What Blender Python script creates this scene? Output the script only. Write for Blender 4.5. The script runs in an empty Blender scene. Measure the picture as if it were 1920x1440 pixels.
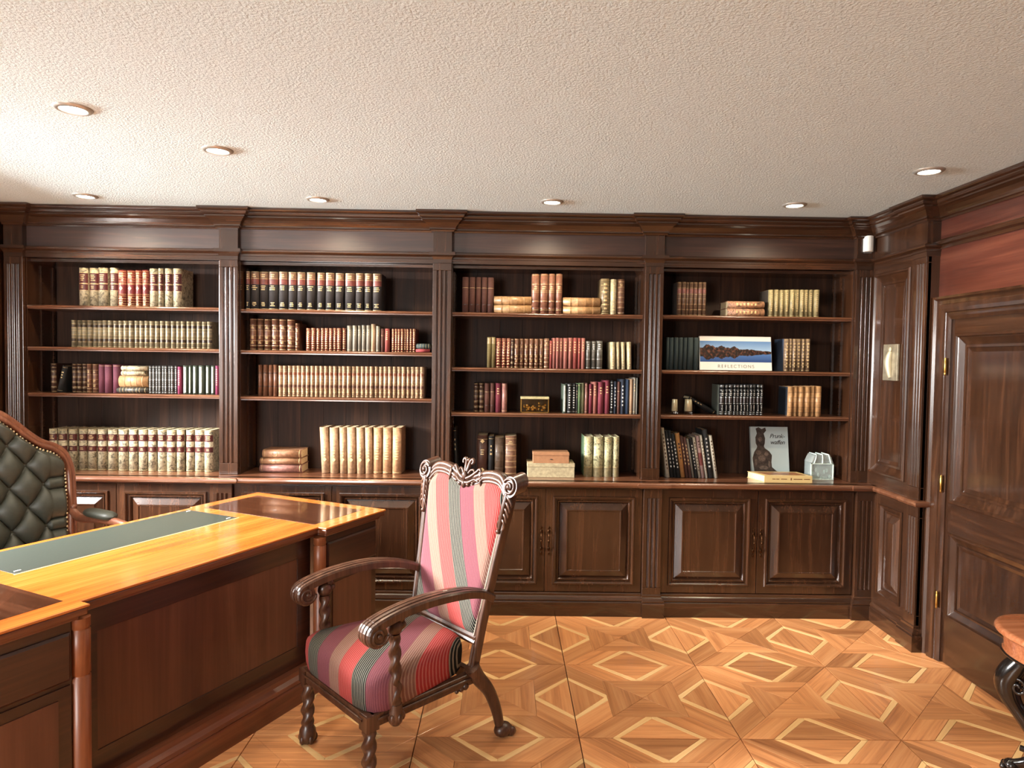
import bpy, bmesh, math, random
from mathutils import Vector, Matrix
from math import sin, cos, pi, radians, sqrt, atan2, hypot, floor
random.seed(7)
SC = bpy.context.scene
COL = SC.collection

# ------------------------------------------------------------------ camera
CAMZ = 1.62
FPX = 1263.9
YAW, PITCH, ROLL = 0.01118, -0.03516, 0.01447
_r0 = Vector((cos(YAW), -sin(YAW), 0)); C_F = Vector((sin(YAW)*cos(PITCH), cos(YAW)*cos(PITCH), sin(PITCH)))
_u0 = _r0.cross(C_F)
C_R = _r0*cos(ROLL) + _u0*sin(ROLL); C_U = -_r0*sin(ROLL) + _u0*cos(ROLL)
cam_d = bpy.data.cameras.new('camera'); cam = bpy.data.objects.new('camera', cam_d); COL.objects.link(cam)
cam_d.sensor_width = 36; cam_d.lens = 36*FPX/1920; cam_d.clip_start = 0.02
m = Matrix.Identity(4)
for i in range(3):
    m[i][0], m[i][1], m[i][2], m[i][3] = C_R[i], C_U[i], -C_F[i], (0, 0, CAMZ)[i]
cam.matrix_world = m
SC.camera = cam

# ------------------------------------------------------------------ light
SC.view_settings.view_transform = 'Standard'; SC.view_settings.look = 'None'
SC.view_settings.gamma = 1.0; SC.view_settings.use_curve_mapping = False
SC.view_settings.exposure = 0.52
world = bpy.data.worlds.new('world'); SC.world = world; world.use_nodes = True
wn = world.node_tree.nodes; wl = world.node_tree.links
sky = wn.new('ShaderNodeTexSky'); sky.sky_type = 'NISHITA'; sky.sun_elevation = radians(40); sky.sun_rotation = radians(250); sky.sun_disc = False
wl.new(sky.outputs[0], wn['Background'].inputs[0]); wn['Background'].inputs[1].default_value = 0.12

def area(name, loc, direction, sx, sy, energy, color, spread=180):
    d = bpy.data.lights.new(name, 'AREA'); d.shape = 'RECTANGLE'; d.size = sx; d.size_y = sy
    d.energy = energy; d.color = color; d.spread = radians(spread)
    o = bpy.data.objects.new(name, d); COL.objects.link(o); o.location = loc
    o.rotation_euler = Vector(direction).to_track_quat('-Z', 'Z').to_euler()
    return o
WIN_E, REAR_E = 1700, 105
area('window_daylight', (-4.6, 2.9, 2.72), (1, 0.05, -0.55), 2.0, 1.5, WIN_E, (1.0, 0.985, 0.96), 150)
area('rear_window_daylight', (-2.35, -1.36, 1.55), (0.3, 1, 0.0), 1.2, 1.35, REAR_E, (1.0, 0.985, 0.96))

# ------------------------------------------------------------------ helpers
def ray(x, y):
    return C_F + C_R*((x-960)/FPX) - C_U*((y-720)/FPX)
def at(x, y, X=None, Y=None, Z=None):
    d = ray(x, y)
    t = X/d.x if X is not None else Y/d.y if Y is not None else (Z-CAMZ)/d.z
    return Vector((0, 0, CAMZ)) + d*t

class MB:
    def __init__(s): s.v = []; s.f = []; s.sm = []
    def add(s, vs, fs, smooth=False):
        n = len(s.v); s.v += [tuple(v) for v in vs]; s.f += [tuple(i+n for i in f) for f in fs]; s.sm += [smooth]*len(fs); return s
    def box(s, x0, x1, y0, y1, z0, z1):
        return s.add([(x0,y0,z0),(x1,y0,z0),(x1,y1,z0),(x0,y1,z0),(x0,y0,z1),(x1,y0,z1),(x1,y1,z1),(x0,y1,z1)],
              [(0,3,2,1),(4,5,6,7),(0,1,5,4),(1,2,6,5),(2,3,7,6),(3,0,4,7)])
    def prism(s, pts, z0, z1, fn=None):
        """closed outline pts (a,b) ccw extruded from z0 to z1; fn maps (a,b,h) to a point"""
        fn = fn or (lambda a,b,h: (a,b,h)); n = len(pts)
        vs = [fn(a,b,z0) for a,b in pts]+[fn(a,b,z1) for a,b in pts]
        fs = [tuple(range(n-1,-1,-1)), tuple(range(n,2*n))]+[(i,(i+1)%n,n+(i+1)%n,n+i) for i in range(n)]
        return s.add(vs, fs)
    def sweep(s, path, prof, fn=None, closed=False, smooth=False):
        """mitred sweep: path (a,b); prof closed outline of (o,h), o to the right of travel"""
        fn = fn or (lambda a,b,h: (a,b,h)); n = len(path); k = len(prof)
        def nrm(p,q):
            d = (q[0]-p[0], q[1]-p[1]); l = hypot(*d); return (d[1]/l, -d[0]/l)
        vs = []
        for i in range(n):
            if closed or 0 < i < n-1:
                a = nrm(path[i-1], path[i]); b = nrm(path[i], path[(i+1)%n]); c = 1+a[0]*b[0]+a[1]*b[1]
                mx, my = (a[0]+b[0])/c, (a[1]+b[1])/c
            else:
                mx, my = nrm(path[0],path[1]) if i == 0 else nrm(path[-2],path[-1])
            vs += [fn(path[i][0]+mx*o, path[i][1]+my*o, h) for o,h in prof]
        fs = []
        for i in range(n if closed else n-1):
            j = (i+1)%n
            for q in range(k):
                r = (q+1)%k; fs.append((i*k+q, j*k+q, j*k+r, i*k+r))
        if not closed: fs += [tuple(range(k)), tuple((n-1)*k+q for q in range(k-1,-1,-1))]
        return s.add(vs, fs, smooth)
    def rings(s, rings, cap=True, smooth=True, loop=True):
        k = len(rings[0]); n = len(s.v); fs = []
        vs = [p for r in rings for p in r]
        for i in range(len(rings)-1):
            for q in range(k if loop else k-1):
                r = (q+1)%k; fs.append((i*k+q, i*k+r, (i+1)*k+r, (i+1)*k+q))
        s.add(vs, fs, smooth)
        if cap and loop:
            a = len(s.v); s.add(rings[0], [tuple(range(k-1,-1,-1))], False); s.add(rings[-1], [tuple(range(k))], False)
        return s
    def tube(s, pts, rad, k=8, cap=True, flat=(1,1), up=None):
        pts = [Vector(p) for p in pts]; n = len(pts)
        rad = rad if hasattr(rad,'__len__') else [rad]*n
        rings = []; prev = Vector(up) if up else None
        for i in range(n):
            t = (pts[min(i+1,n-1)]-pts[max(i-1,0)]).normalized()
            if prev is None: prev = t.orthogonal()
            a = (prev - t*prev.dot(t)); a = a.normalized() if a.length > 1e-6 else t.orthogonal(); prev = a; b = t.cross(a)
            rings.append([pts[i]+(a*cos(2*pi*q/k)*flat[0]+b*sin(2*pi*q/k)*flat[1])*rad[i] for q in range(k)])
        return s.rings(rings, cap)
    def lathe(s, prof, c=(0,0,0), k=20, fn=None):
        fn = fn or (lambda x,y,z: (x+c[0], y+c[1], z+c[2]))
        return s.rings([[fn(r*cos(2*pi*q/k), r*sin(2*pi*q/k), z) for q in range(k)] for r,z in prof])
    def ball(s, c, r, k=10, n=6, sc=(1,1,1)):
        rg = []
        for i in range(n+1):
            t = -pi/2+pi*i/n; rr = max(cos(t),.02)
            rg.append([(c[0]+r*sc[0]*rr*cos(2*pi*q/k), c[1]+r*sc[1]*rr*sin(2*pi*q/k), c[2]+r*sc[2]*sin(t)) for q in range(k)])
        return s.rings(rg)
    def nest(s, fn, rects, back=None):
        """nested rectangles (a0,a1,b0,b1,h) joined by rings, last one filled"""
        vs = []; fs = []
        for a0,a1,b0,b1,h in rects: vs += [fn(a0,b0,h),fn(a1,b0,h),fn(a1,b1,h),fn(a0,b1,h)]
        for i in range(len(rects)-1):
            for q in range(4): fs.append((i*4+q, i*4+(q+1)%4, i*4+4+(q+1)%4, i*4+4+q))
        l = (len(rects)-1)*4; fs.append((l,l+1,l+2,l+3))
        return s.add(vs, fs)
    def build(s, name, mat, parent=None, org=None, bevel=0, seg=1, recalc=True):
        me = bpy.data.meshes.new(name); o3 = org or (0,0,0)
        me.from_pydata([(v[0]-o3[0], v[1]-o3[1], v[2]-o3[2]) for v in s.v], [], s.f)
        me.polygons.foreach_set('use_smooth', s.sm)
        if recalc:
            bm = bmesh.new(); bm.from_mesh(me); bmesh.ops.recalc_face_normals(bm, faces=bm.faces); bm.to_mesh(me); bm.free()
        me.materials.append(mat); me.update()
        o = bpy.data.objects.new(name, me); COL.objects.link(o)
        if parent: o.parent = parent
        elif org: o.location = org
        if bevel:
            b = o.modifiers.new('bevel','BEVEL'); b.width = bevel; b.segments = seg; b.limit_method = 'ANGLE'; b.angle_limit = radians(40)
        return o

LABELS = {}
def tag(o, label, cat, group=None):
    o['label'] = label; o['category'] = cat
    if group: o['group'] = group
    LABELS[label] = LABELS.get(label, 0)+1
    return o
def thing(name, loc, label, cat, group=None, rz=0):
    o = bpy.data.objects.new(name, None); COL.objects.link(o); o.location = loc; o.rotation_euler = (0,0,rz); o.empty_display_size = .1
    return tag(o, label, cat, group)
def struct(o): o['kind'] = 'structure'; return o
def spline(pts, n=8):
    """Catmull-Rom through pts (any dimension)"""
    out = []; P = [pts[0]]+list(pts)+[pts[-1]]
    for i in range(1, len(P)-2):
        for k in range(n):
            t = k/n; a,b,c,d = P[i-1],P[i],P[i+1],P[i+2]
            out.append(tuple(.5*((2*b[j])+(c[j]-a[j])*t+(2*a[j]-5*b[j]+4*c[j]-d[j])*t*t+(3*b[j]-a[j]-3*c[j]+d[j])*t**3) for j in range(len(b))))
    out.append(tuple(pts[-1])); return out

# ------------------------------------------------------------------ materials
def lin(c): return tuple((x/255/12.92 if x <= 10.3 else ((x/255+.055)/1.055)**2.4) for x in c)
def base_mat(name, rough=.5, coat=0., metal=0.):
    m = bpy.data.materials.new(name); m.use_nodes = True; b = m.node_tree.nodes['Principled BSDF']
    b.inputs['Roughness'].default_value = rough; b.inputs['Metallic'].default_value = metal
    b.inputs['Coat Weight'].default_value = coat; b.inputs['Coat Roughness'].default_value = .12
    return m, m.node_tree.nodes, m.node_tree.links, b
def ramp(n, stops, interp='LINEAR'):
    r = n.new('ShaderNodeValToRGB'); r.color_ramp.interpolation = interp; e = r.color_ramp.elements
    while len(e) < len(stops): e.new(.5)
    for i,(p,c) in enumerate(stops): e[i].position = p; e[i].color = (*c, 1)
    return r
def coords(n, l, scale, rnd=True, kind='Object'):
    t = n.new('ShaderNodeTexCoord'); mp = n.new('ShaderNodeMapping'); mp.inputs['Scale'].default_value = scale
    l.new(t.outputs[kind], mp.inputs['Vector'])
    if rnd:
        oi = n.new('ShaderNodeObjectInfo'); mu = n.new('ShaderNodeMath'); mu.operation = 'MULTIPLY'; mu.inputs[1].default_value = 37.
        l.new(oi.outputs['Random'], mu.inputs[0]); l.new(mu.outputs[0], mp.inputs['Location'])
        return mp, oi
    return mp, None
def wood(name, dark, mid, light, axis='z', rough=.3, coat=.3, fine=1., vary=.0, bump=.04, crough=.12, spec=.5):
    m, n, l, b = base_mat(name, rough, coat); b.inputs['Coat Roughness'].default_value = crough; b.inputs['Specular IOR Level'].default_value = spec
    s = [9*fine]*3; s['xyz'.index(axis)] = .55*fine
    mp, oi = coords(n, l, s)
    no = n.new('ShaderNodeTexNoise'); no.inputs['Scale'].default_value = 1.6; no.inputs['Detail'].default_value = 7; no.inputs['Roughness'].default_value = .62; no.inputs['Distortion'].default_value = .9
    l.new(mp.outputs[0], no.inputs['Vector'])
    s2 = [70*fine]*3; s2['xyz'.index(axis)] = 1.6*fine; mp2, _ = coords(n, l, s2)
    n2 = n.new('ShaderNodeTexNoise'); n2.inputs['Scale'].default_value = 1.5; n2.inputs['Detail'].default_value = 3; l.new(mp2.outputs[0], n2.inputs['Vector'])
    mx = n.new('ShaderNodeMix'); mx.inputs[0].default_value = .3; l.new(no.outputs[0], mx.inputs[2]); l.new(n2.outputs[0], mx.inputs[3])
    r = ramp(n, [(.3,lin(dark)),(.5,lin(mid)),(.7,lin(light))]); l.new(mx.outputs[0], r.inputs[0])
    out = r.outputs[0]
    if vary:
        hs = n.new('ShaderNodeHueSaturation'); mr = n.new('ShaderNodeMapRange'); mr.inputs[3].default_value = 1-vary; mr.inputs[4].default_value = 1+vary
        l.new(oi.outputs['Random'], mr.inputs[0]); l.new(mr.outputs[0], hs.inputs['Value']); l.new(out, hs.inputs['Color']); out = hs.outputs[0]
    l.new(out, b.inputs['Base Color'])
    if bump:
        bp = n.new('ShaderNodeBump'); bp.inputs['Strength'].default_value = bump; bp.inputs['Distance'].default_value = .01; l.new(n2.outputs[0], bp.inputs['Height']); l.new(bp.outputs[0], b.inputs['Normal'])
    return m
def plain(name, c, rough=.5, metal=0., coat=0., mott=.0, scale=40, bump=0.):
    m, n, l, b = base_mat(name, rough, coat, metal); c = lin(c)
    if mott:
        mp, oi = coords(n, l, (1,1,1)); no = n.new('ShaderNodeTexNoise'); no.inputs['Scale'].default_value = scale; no.inputs['Detail'].default_value = 5; l.new(mp.outputs[0], no.inputs['Vector'])
        r = ramp(n, [(.3,tuple(x*(1-mott) for x in c)),(.7,tuple(min(1,x*(1+mott)) for x in c))]); l.new(no.outputs[0], r.inputs[0]); l.new(r.outputs[0], b.inputs['Base Color'])
        if bump:
            bp = n.new('ShaderNodeBump'); bp.inputs['Strength'].default_value = bump; bp.inputs['Distance'].default_value = .003; l.new(no.outputs[0], bp.inputs['Height']); l.new(bp.outputs[0], b.inputs['Normal'])
    else: b.inputs['Base Color'].default_value = (*c, 1)
    return m
MAH = dict(dark=(36,20,11), mid=(52,30,17), light=(78,48,30), rough=.26, coat=.7, fine=1.6)
W_V = wood('mahogany_upright', **MAH, axis='z'); W_H = wood('mahogany_level', **MAH, axis='x'); W_Y = wood('mahogany_deep', **MAH, axis='y')
W_S = wood('mahogany_shelf_highlit', (66,38,24),(94,58,38),(126,84,58), axis='x', rough=.3, coat=.7, fine=1.6)  # shelf wood lightened: highlight of the shelf edges put into the colour
W_F = wood('mahogany_frieze', (38,20,12),(54,30,19),(78,47,31), axis='x', rough=.5, coat=.5, crough=.42, fine=1.6)
W_B = wood('mahogany_back_shaded', (28,16,9),(46,27,17),(76,48,30), axis='z', rough=.6, coat=0, spec=.25)  # darker than the other mahogany: shade inside the bays put into the colour
W_C = wood('mahogany_counter_highlit', (68,38,23),(100,62,42),(138,92,66), axis='x', rough=.28, coat=.7, crough=.06)  # lightened wood, standing in for the window highlight along the nosing
W_RED = wood('mahogany_red_frieze', (50,22,15),(74,36,26),(96,54,40), axis='y', rough=.3, coat=.3)
D_TOP = wood('desk_orange_walnut', (146,74,26),(180,98,38),(204,126,58), axis='x', rough=.2, coat=.5, crough=.08)
D_EDGE = wood('desk_edge_shaded', (70,34,18),(98,52,28),(124,72,42), axis='x', rough=.35, coat=.2)  # darkened wood: shade on the edge facing away from the light, painted in
D_COL = wood('desk_column', (92,46,24),(124,68,38),(150,90,56), axis='z', rough=.4, coat=.1)
D_DARK = wood('desk_dark_frame', (34,16,9),(52,26,16),(74,40,26), axis='x', rough=.3, coat=.3)
D_MID = wood('desk_brown', (76,38,22),(104,56,34),(130,76,48), axis='x', rough=.3, coat=.3)
D_PAN = wood('desk_red_panel', (66,36,25),(86,49,34),(106,66,48), axis='z', rough=.38, coat=.15, fine=.6)
D_INL = wood('desk_inlay', (44,22,12),(64,35,21),(88,52,34), axis='y', rough=.16, coat=.6, crough=.05)
F_WD = wood('parquet_wood', (150,92,54),(202,138,88),(222,164,112), axis='x', rough=.34, coat=.15, vary=.26, fine=1.1)
F_ST = wood('parquet_maple', (222,170,110),(238,194,134),(246,208,152), axis='x', rough=.32, coat=.15, vary=.06)
F_SUB = plain('floor_joint', (48,24,12), .8)
CH_W = wood('armchair_walnut', (42,23,14),(70,42,28),(104,70,50), axis='z', rough=.36, coat=.14, fine=1.5)
LC_W = wood('desk_chair_wood', (88,48,32),(116,70,50),(146,98,76), axis='z', rough=.3, coat=.3, fine=1.4)
TB_W = wood('side_table_top', (120,62,36),(160,96,62),(190,126,90), axis='x', rough=.12, coat=.6, crough=.04)
TB_B = plain('side_table_black', (22,17,14), .18, coat=.5)
BRASS = plain('brass', (190,150,80), .3, 1.)
BRONZE = plain('bronze', (70,46,28), .35, 1.)
GILT = plain('gilt', (200,174,126), .45, .35)
SILVER = plain('silver_tooling', (205,205,200), .4, .4)
WHITE = plain('white_plastic', (228,226,218), .4)
PAGES = plain('book_pages', (206,188,150), .9, mott=.15, scale=120)
def ceiling_mat():
    m, n, l, b = base_mat('ceiling_stucco', .95)
    b.inputs['Base Color'].default_value = (*lin((220,238,241)), 1)
    mp, _ = coords(n, l, (1,1,1), False)
    a = n.new('ShaderNodeTexNoise'); a.inputs['Scale'].default_value = 105; a.inputs['Detail'].default_value = 4; a.inputs['Roughness'].default_value = .6; l.new(mp.outputs[0], a.inputs['Vector'])
    bp = n.new('ShaderNodeBump'); bp.inputs['Strength'].default_value = .85; bp.inputs['Distance'].default_value = .012; l.new(a.outputs[0], bp.inputs['Height']); l.new(bp.outputs[0], b.inputs['Normal'])
    return m
CEIL = ceiling_mat()
PLASTER = plain('rear_wall_plaster', (190,176,156), .9)
def emis(name, c, s):
    m = bpy.data.materials.new(name); m.use_nodes = True; n = m.node_tree.nodes; e = n.new('ShaderNodeEmission'); e.inputs[0].default_value = (*c,1); e.inputs[1].default_value = s
    m.node_tree.links.new(e.outputs[0], n['Material Output'].inputs[0]); return m
LAMP = emis('lamp_glow', (1,.92,.78), 22)
def glass_mat(name, tint=(1,1,1), rough=.02):
    m, n, l, b = base_mat(name, rough); b.inputs['Base Color'].default_value = (*tint,1); b.inputs['Transmission Weight'].default_value = 1; b.inputs['IOR'].default_value = 1.45; return m
def pane_mat():
    m = bpy.data.materials.new('window_pane'); m.use_nodes = True; n = m.node_tree.nodes; l = m.node_tree.links
    t = n.new('ShaderNodeBsdfTransparent'); g = n.new('ShaderNodeBsdfGlossy'); g.inputs['Roughness'].default_value = .03; mx = n.new('ShaderNodeMixShader'); mx.inputs[0].default_value = .05
    l.new(t.outputs[0], mx.inputs[1]); l.new(g.outputs[0], mx.inputs[2]); l.new(mx.outputs[0], n['Material Output'].inputs[0]); return m
GLASS = pane_mat()
GREEN = plain('green_black_leather', (58,60,52), .48, mott=.12, scale=60, bump=.12)
DLEATH = plain('desk_leather', (44,50,44), .36, mott=.1, scale=90, bump=.05)
def stripes_mat(name, seat):
    m, n, l, b = base_mat(name, .9); b.inputs['Specular IOR Level'].default_value = .2
    t = n.new('ShaderNodeTexCoord'); sp = n.new('ShaderNodeSeparateXYZ'); l.new(t.outputs['Object'], sp.inputs[0])
    def M(op, a, c):
        k = n.new('ShaderNodeMath'); k.operation = op
        for i,v in enumerate((a,c)):
            if isinstance(v,(int,float)): k.inputs[i].default_value = v
            elif v is not None: l.new(v, k.inputs[i])
        return k.outputs[0]
    X, Y, Z = sp.outputs
    if seat: q = M('ADD', M('ADD', X, M('MULTIPLY', Y, .7)), -.258+.21)
    else:
        s = M('SUBTRACT', 1.07, Z); q = M('ADD', M('SUBTRACT', M('SUBTRACT', X, M('MULTIPLY', s, .25)), M('MULTIPLY', M('MULTIPLY', s, s), .35)), .21)
    ph = M('FRACT', M('DIVIDE', q, .353), None)
    red, redb = lin((148,46,46)), lin((166,94,88)); blk, blkb = lin((18,22,23)), lin((126,122,110)); mau, maub = lin((108,60,68)), lin((122,74,80)); crm, crmb = lin((120,84,74)), lin((148,120,106))
    A = ramp(n, [(0,red),(.268,blk),(.515,mau),(.785,crm)], 'CONSTANT'); B = ramp(n, [(0,redb),(.268,blkb),(.515,maub),(.785,crmb)], 'CONSTANT')
    l.new(ph, A.inputs[0]); l.new(ph, B.inputs[0])
    rib = M('FRACT', M('DIVIDE', q, .0098), None); tri = M('ABSOLUTE', M('SUBTRACT', rib, .5), None)
    rr = ramp(n, [(.27,(0,0,0)),(.35,(1,1,1))]); l.new(tri, rr.inputs[0])
    mx = n.new('ShaderNodeMix'); mx.data_type = 'RGBA'; l.new(rr.outputs[0], mx.inputs[0]); l.new(A.outputs[0], mx.inputs[6]); l.new(B.outputs[0], mx.inputs[7])
    no = n.new('ShaderNodeTexNoise'); no.inputs['Scale'].default_value = 420; l.new(t.outputs['Object'], no.inputs['Vector'])
    mm = n.new('ShaderNodeMix'); mm.data_type = 'RGBA'; mm.blend_type = 'OVERLAY'; mm.inputs[0].default_value = .25; l.new(mx.outputs[2], mm.inputs[6]); l.new(no.outputs[0], mm.inputs[7])
    l.new(mm.outputs[2], b.inputs['Base Color'])
    bp = n.new('ShaderNodeBump'); bp.inputs['Strength'].default_value = .35; bp.inputs['Distance'].default_value = .002; l.new(tri, bp.inputs['Height']); l.new(bp.outputs[0], b.inputs['Normal'])
    return m
FAB_B, FAB_S = stripes_mat('striped_fabric_back', False), stripes_mat('striped_fabric_seat', True)
_bm = {}
def bookmat(c, kind='calf'):
    key = (c, kind); g_ = sum(c)/3; dim = .86 if g_ > 110 else .95; c = tuple((x*.86+g_*.14)*dim for x in c)
    if key in _bm: return _bm[key]
    nm = 'book_%s_%d' % (kind, len(_bm))
    if kind == 'cloth': m = plain(nm, c, .8, mott=.12, scale=150)
    elif kind == 'marble':
        m, n, l, b = base_mat(nm, .5, .1); mp, oi = coords(n, l, (1,1,1)); no = n.new('ShaderNodeTexNoise'); no.inputs['Scale'].default_value = 42; no.inputs['Detail'].default_value = 6; no.inputs['Distortion'].default_value = 1.4; l.new(mp.outputs[0], no.inputs['Vector'])
        k = lin(c); r = ramp(n, [(.36,tuple(x*.30 for x in k)),(.5,k),(.66,tuple(min(1,x*1.35) for x in k))]); l.new(no.outputs[0], r.inputs[0]); l.new(r.outputs[0], b.inputs['Base Color'])
    else: m = plain(nm, c, .42, coat=.12, mott=.3, scale=55)
    _bm[key] = m; return m

# ------------------------------------------------------------------ room shell
CZ = 2.55            # ceiling height
XW = 2.356           # face of the panelled strip beside the bookcase
XD = 2.42            # face of the door wall
XL = -3.20           # left wall
YR = -1.45           # rear wall
YB = 4.62            # back of the shelves
o = struct(MB().box(XL-.6, XD+.3, YR-.2, YB+.15, CZ, CZ+.1).build('ceiling', CEIL))
FLO = struct(MB().box(XL-.6, XD+.3, YR-.2, YB+.15, -.12, -.012).build('floor', F_SUB))
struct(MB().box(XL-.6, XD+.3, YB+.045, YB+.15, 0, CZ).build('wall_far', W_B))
w = MB()
for y0,y1,z0,z1 in [(YR-.1,2.42,0,CZ),(3.84,YB+.04,0,CZ),(2.42,3.84,0,.85),(2.42,3.84,2.40,CZ)]: w.box(XL-.48, XL, y0,y1,z0,z1)
WL = struct(w.build('wall_left', W_V))
w = MB()
for x0,x1,z0,z1 in [(XL,-3.0,0,CZ),(-1.7,XD+.1,0,CZ),(-3.0,-1.7,0,.8),(-3.0,-1.7,2.3,CZ)]: w.box(x0,x1,YR-.15,YR,z0,z1)
struct(w.build('wall_rear', PLASTER))
def window(name, fn, a0, a1, b0, b1):
    f = MB(); t = .05
    for r in [(a0,a1,b0,b0+t),(a0,a1,b1-t,b1),(a0,a0+t,b0+t,b1-t),(a1-t,a1,b0+t,b1-t),((a0+a1)/2-.03,(a0+a1)/2+.03,b0+t,b1-t)]:
        p = [fn(r[0],r[2],0),fn(r[1],r[2],0),fn(r[1],r[3],0),fn(r[0],r[3],0)]; q = [fn(r[0],r[2],.05),fn(r[1],r[2],.05),fn(r[1],r[3],.05),fn(r[0],r[3],.05)]
        f.add(p+q, [(0,3,2,1),(4,5,6,7),(0,1,5,4),(1,2,6,5),(2,3,7,6),(3,0,4,7)])
    W = struct(f.build(name, WHITE))
    for k in (0,1):
        c0 = a0+t if k == 0 else (a0+a1)/2+.03; c1 = (a0+a1)/2-.03 if k == 0 else a1-t
        MB().add([fn(c0,b0+t,.02),fn(c1,b0+t,.02),fn(c1,b1-t,.02),fn(c0,b1-t,.02),fn(c0,b0+t,.026),fn(c1,b0+t,.026),fn(c1,b1-t,.026),fn(c0,b1-t,.026)],
                 [(0,3,2,1),(4,5,6,7),(0,1,5,4),(1,2,6,5),(2,3,7,6),(3,0,4,7)]).build('pane', GLASS, W)
window('window_1', lambda a,b,h: (XL-.47+h, a, b), 2.42, 3.84, .85, 2.40)
window('window_2', lambda a,b,h: (a, YR-.12+h, b), -3.0, -1.7, .8, 2.3)

# ------------------------------------------------------------------ parquet
TS = .6988; TX0 = .3431; TY0 = 3.5433
def rot(p, k):
    x, y = p[0]-.5, p[1]-.5
    for _ in range(k): x, y = -y, x
    return (x+.5, y+.5)
PIECES = []   # (polygon in tile units, grain angle, maple?)
for k in range(4):
    PIECES += [([rot(p,k) for p in [(.25,0),(.75,0),(.5,.228)]], k*90, 0),
               ([rot(p,k) for p in [(.206,0),(.25,0),(.5,.228),(.5,.25),(.462,.25)]], k*90+44, 1),
               ([rot(p,k) for p in [(.75,0),(.794,0),(.538,.25),(.5,.25),(.5,.228)]], k*90-44, 1),
               ([rot(p,k) for p in [(0,0),(.206,0),(.462,.25),(.25,.25)]], k*90+44, 0),
               ([rot(p,k) for p in [(1,0),(.75,.25),(.538,.25),(.794,0)]], k*90-44, 0),
               ([rot(p,k) for p in [(.25,.25),(.75,.25),(.5,.5)]], k*90, 0)]
def piece_mesh(poly, g, gap=.0011):
    c = Vector((sum(p[0] for p in poly)/len(poly), sum(p[1] for p in poly)/len(poly)))
    R = Matrix.Rotation(-radians(g), 2)
    pts = [R @ ((Vector(p)-c)*TS) for p in poly]; n = len(pts)
    def edge(p,q): return any(abs(p[k]-e) < 1e-6 and abs(q[k]-e) < 1e-6 for k in (0,1) for e in (0,1))
    def inset(d):
        out = []
        for i in range(n):
            a = (pts[i]-pts[i-1]).normalized(); b = (pts[(i+1)%n]-pts[i]).normalized(); na = Vector((-a.y,a.x)); nb = Vector((-b.y,b.x))
            ea, eb = (edge(poly[i-1], poly[i]), edge(poly[i], poly[(i+1)%n]))
            da, db = d+(.0016 if ea else 0), d+(.0016 if eb else 0); cr = na.x*nb.y-na.y*nb.x
            if abs(cr) < .05: out.append(pts[i]+na*max(da,db)); continue
            out.append(pts[i]+Vector(((da*nb.y-db*na.y)/cr, (db*na.x-da*nb.x)/cr)))
        return out
    lo, hi = inset(gap*.5), inset(gap*.5+.0009)
    vs = [(p.x,p.y,-.0115) for p in lo]+[(p.x,p.y,-.0008) for p in lo]+[(p.x,p.y,0) for p in hi]
    fs = [tuple(range(n-1,-1,-1))]+[(i,(i+1)%n,n+(i+1)%n,n+i) for i in range(n)]+[(n+i,n+(i+1)%n,2*n+(i+1)%n,2*n+i) for i in range(n)]+[tuple(range(2*n,3*n))]
    return c, vs, fs
PM = []
for poly, g, mp_ in PIECES:
    c, vs, fs = piece_mesh(poly, g); me = bpy.data.meshes.new('parquet_piece'); me.from_pydata(vs, [], fs); me.materials.append(F_ST if mp_ else F_WD); PM.append((c, g, me, vs, fs, mp_))
single = {(i,j) for i in (-1,0,1,2) for j in (-1,-2)} | {(i,0) for i in (-1,0,1,2)}
rest = {0: MB(), 1: MB()}
for i in range(-6, 4):
    for j in range(-8, 2):
        ox, oy = TX0+i*TS, TY0+j*TS
        for c, g, me, vs, fs, mp_ in PM:
            px_, py_ = ox+c.x*TS, oy+c.y*TS
            if not (XL+.05 < px_ < XD+.1 and YR+.1 < py_ < YB): continue
            if (i,j) in single:
                ob = bpy.data.objects.new('parquet_piece', me); COL.objects.link(ob); ob.parent = FLO; ob.location = (px_, py_, random.uniform(-.0004,.0004)); ob.rotation_euler = (0,0,radians(g))
            else:
                R = Matrix.Rotation(radians(g), 3, 'Z')
                rest[mp_].add([R @ Vector(v)+Vector((px_,py_,0)) for v in vs], fs)
for k,nm in ((0,'parquet_blocks'),(1,'parquet_strips')):
    ob = rest[k].build(nm, F_ST if k else F_WD, FLO, recalc=False); ob['kind'] = 'stuff'

# ------------------------------------------------------------------ bookcase
PX = [-1.819+1.3545*k for k in range(-1,4)]      # left edges of the five pilasters
PW = .118
YP, YBAY = 4.315, 4.345                            # pilaster face, bay face
YBP, YDO = 4.222, 4.25                             # base pilaster face, base cabinet face
CT = .861                                          # counter top
BAYN = ['far left bay','second bay','third bay','far right bay']
SHELF_PX = [[(350,575.7),(350,653.7),(350,740)],[(649,581.7),(649,658.9),(649,745.9)],[(1017,587.6),(1017,691),(1017,775.3)],[(1406,592.7),(1406,695.9),(1406,780.2)]]
SZ = [[at(x,y,Y=YBAY).z for x,y in r]+[CT] for r in SHELF_PX]
Z_OPEN, Z_ARCH, Z_FRZ = 2.232, 2.300, 2.430
CORN = [(-.02,Z_FRZ-.002),(.012,Z_FRZ-.002),(.016,Z_FRZ+.008),(.024,Z_FRZ+.012),(.024,Z_FRZ+.02),(.03,Z_FRZ+.03),(.046,Z_FRZ+.05),(.062,Z_FRZ+.062),(.066,Z_FRZ+.064),(.066,Z_FRZ+.072),(.078,Z_FRZ+.078),(.082,Z_FRZ+.088),(.082,Z_FRZ+.094),(.096,Z_FRZ+.1),(.1,Z_FRZ+.106),(.1,CZ-.002),(-.02,CZ-.002)]
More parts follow.
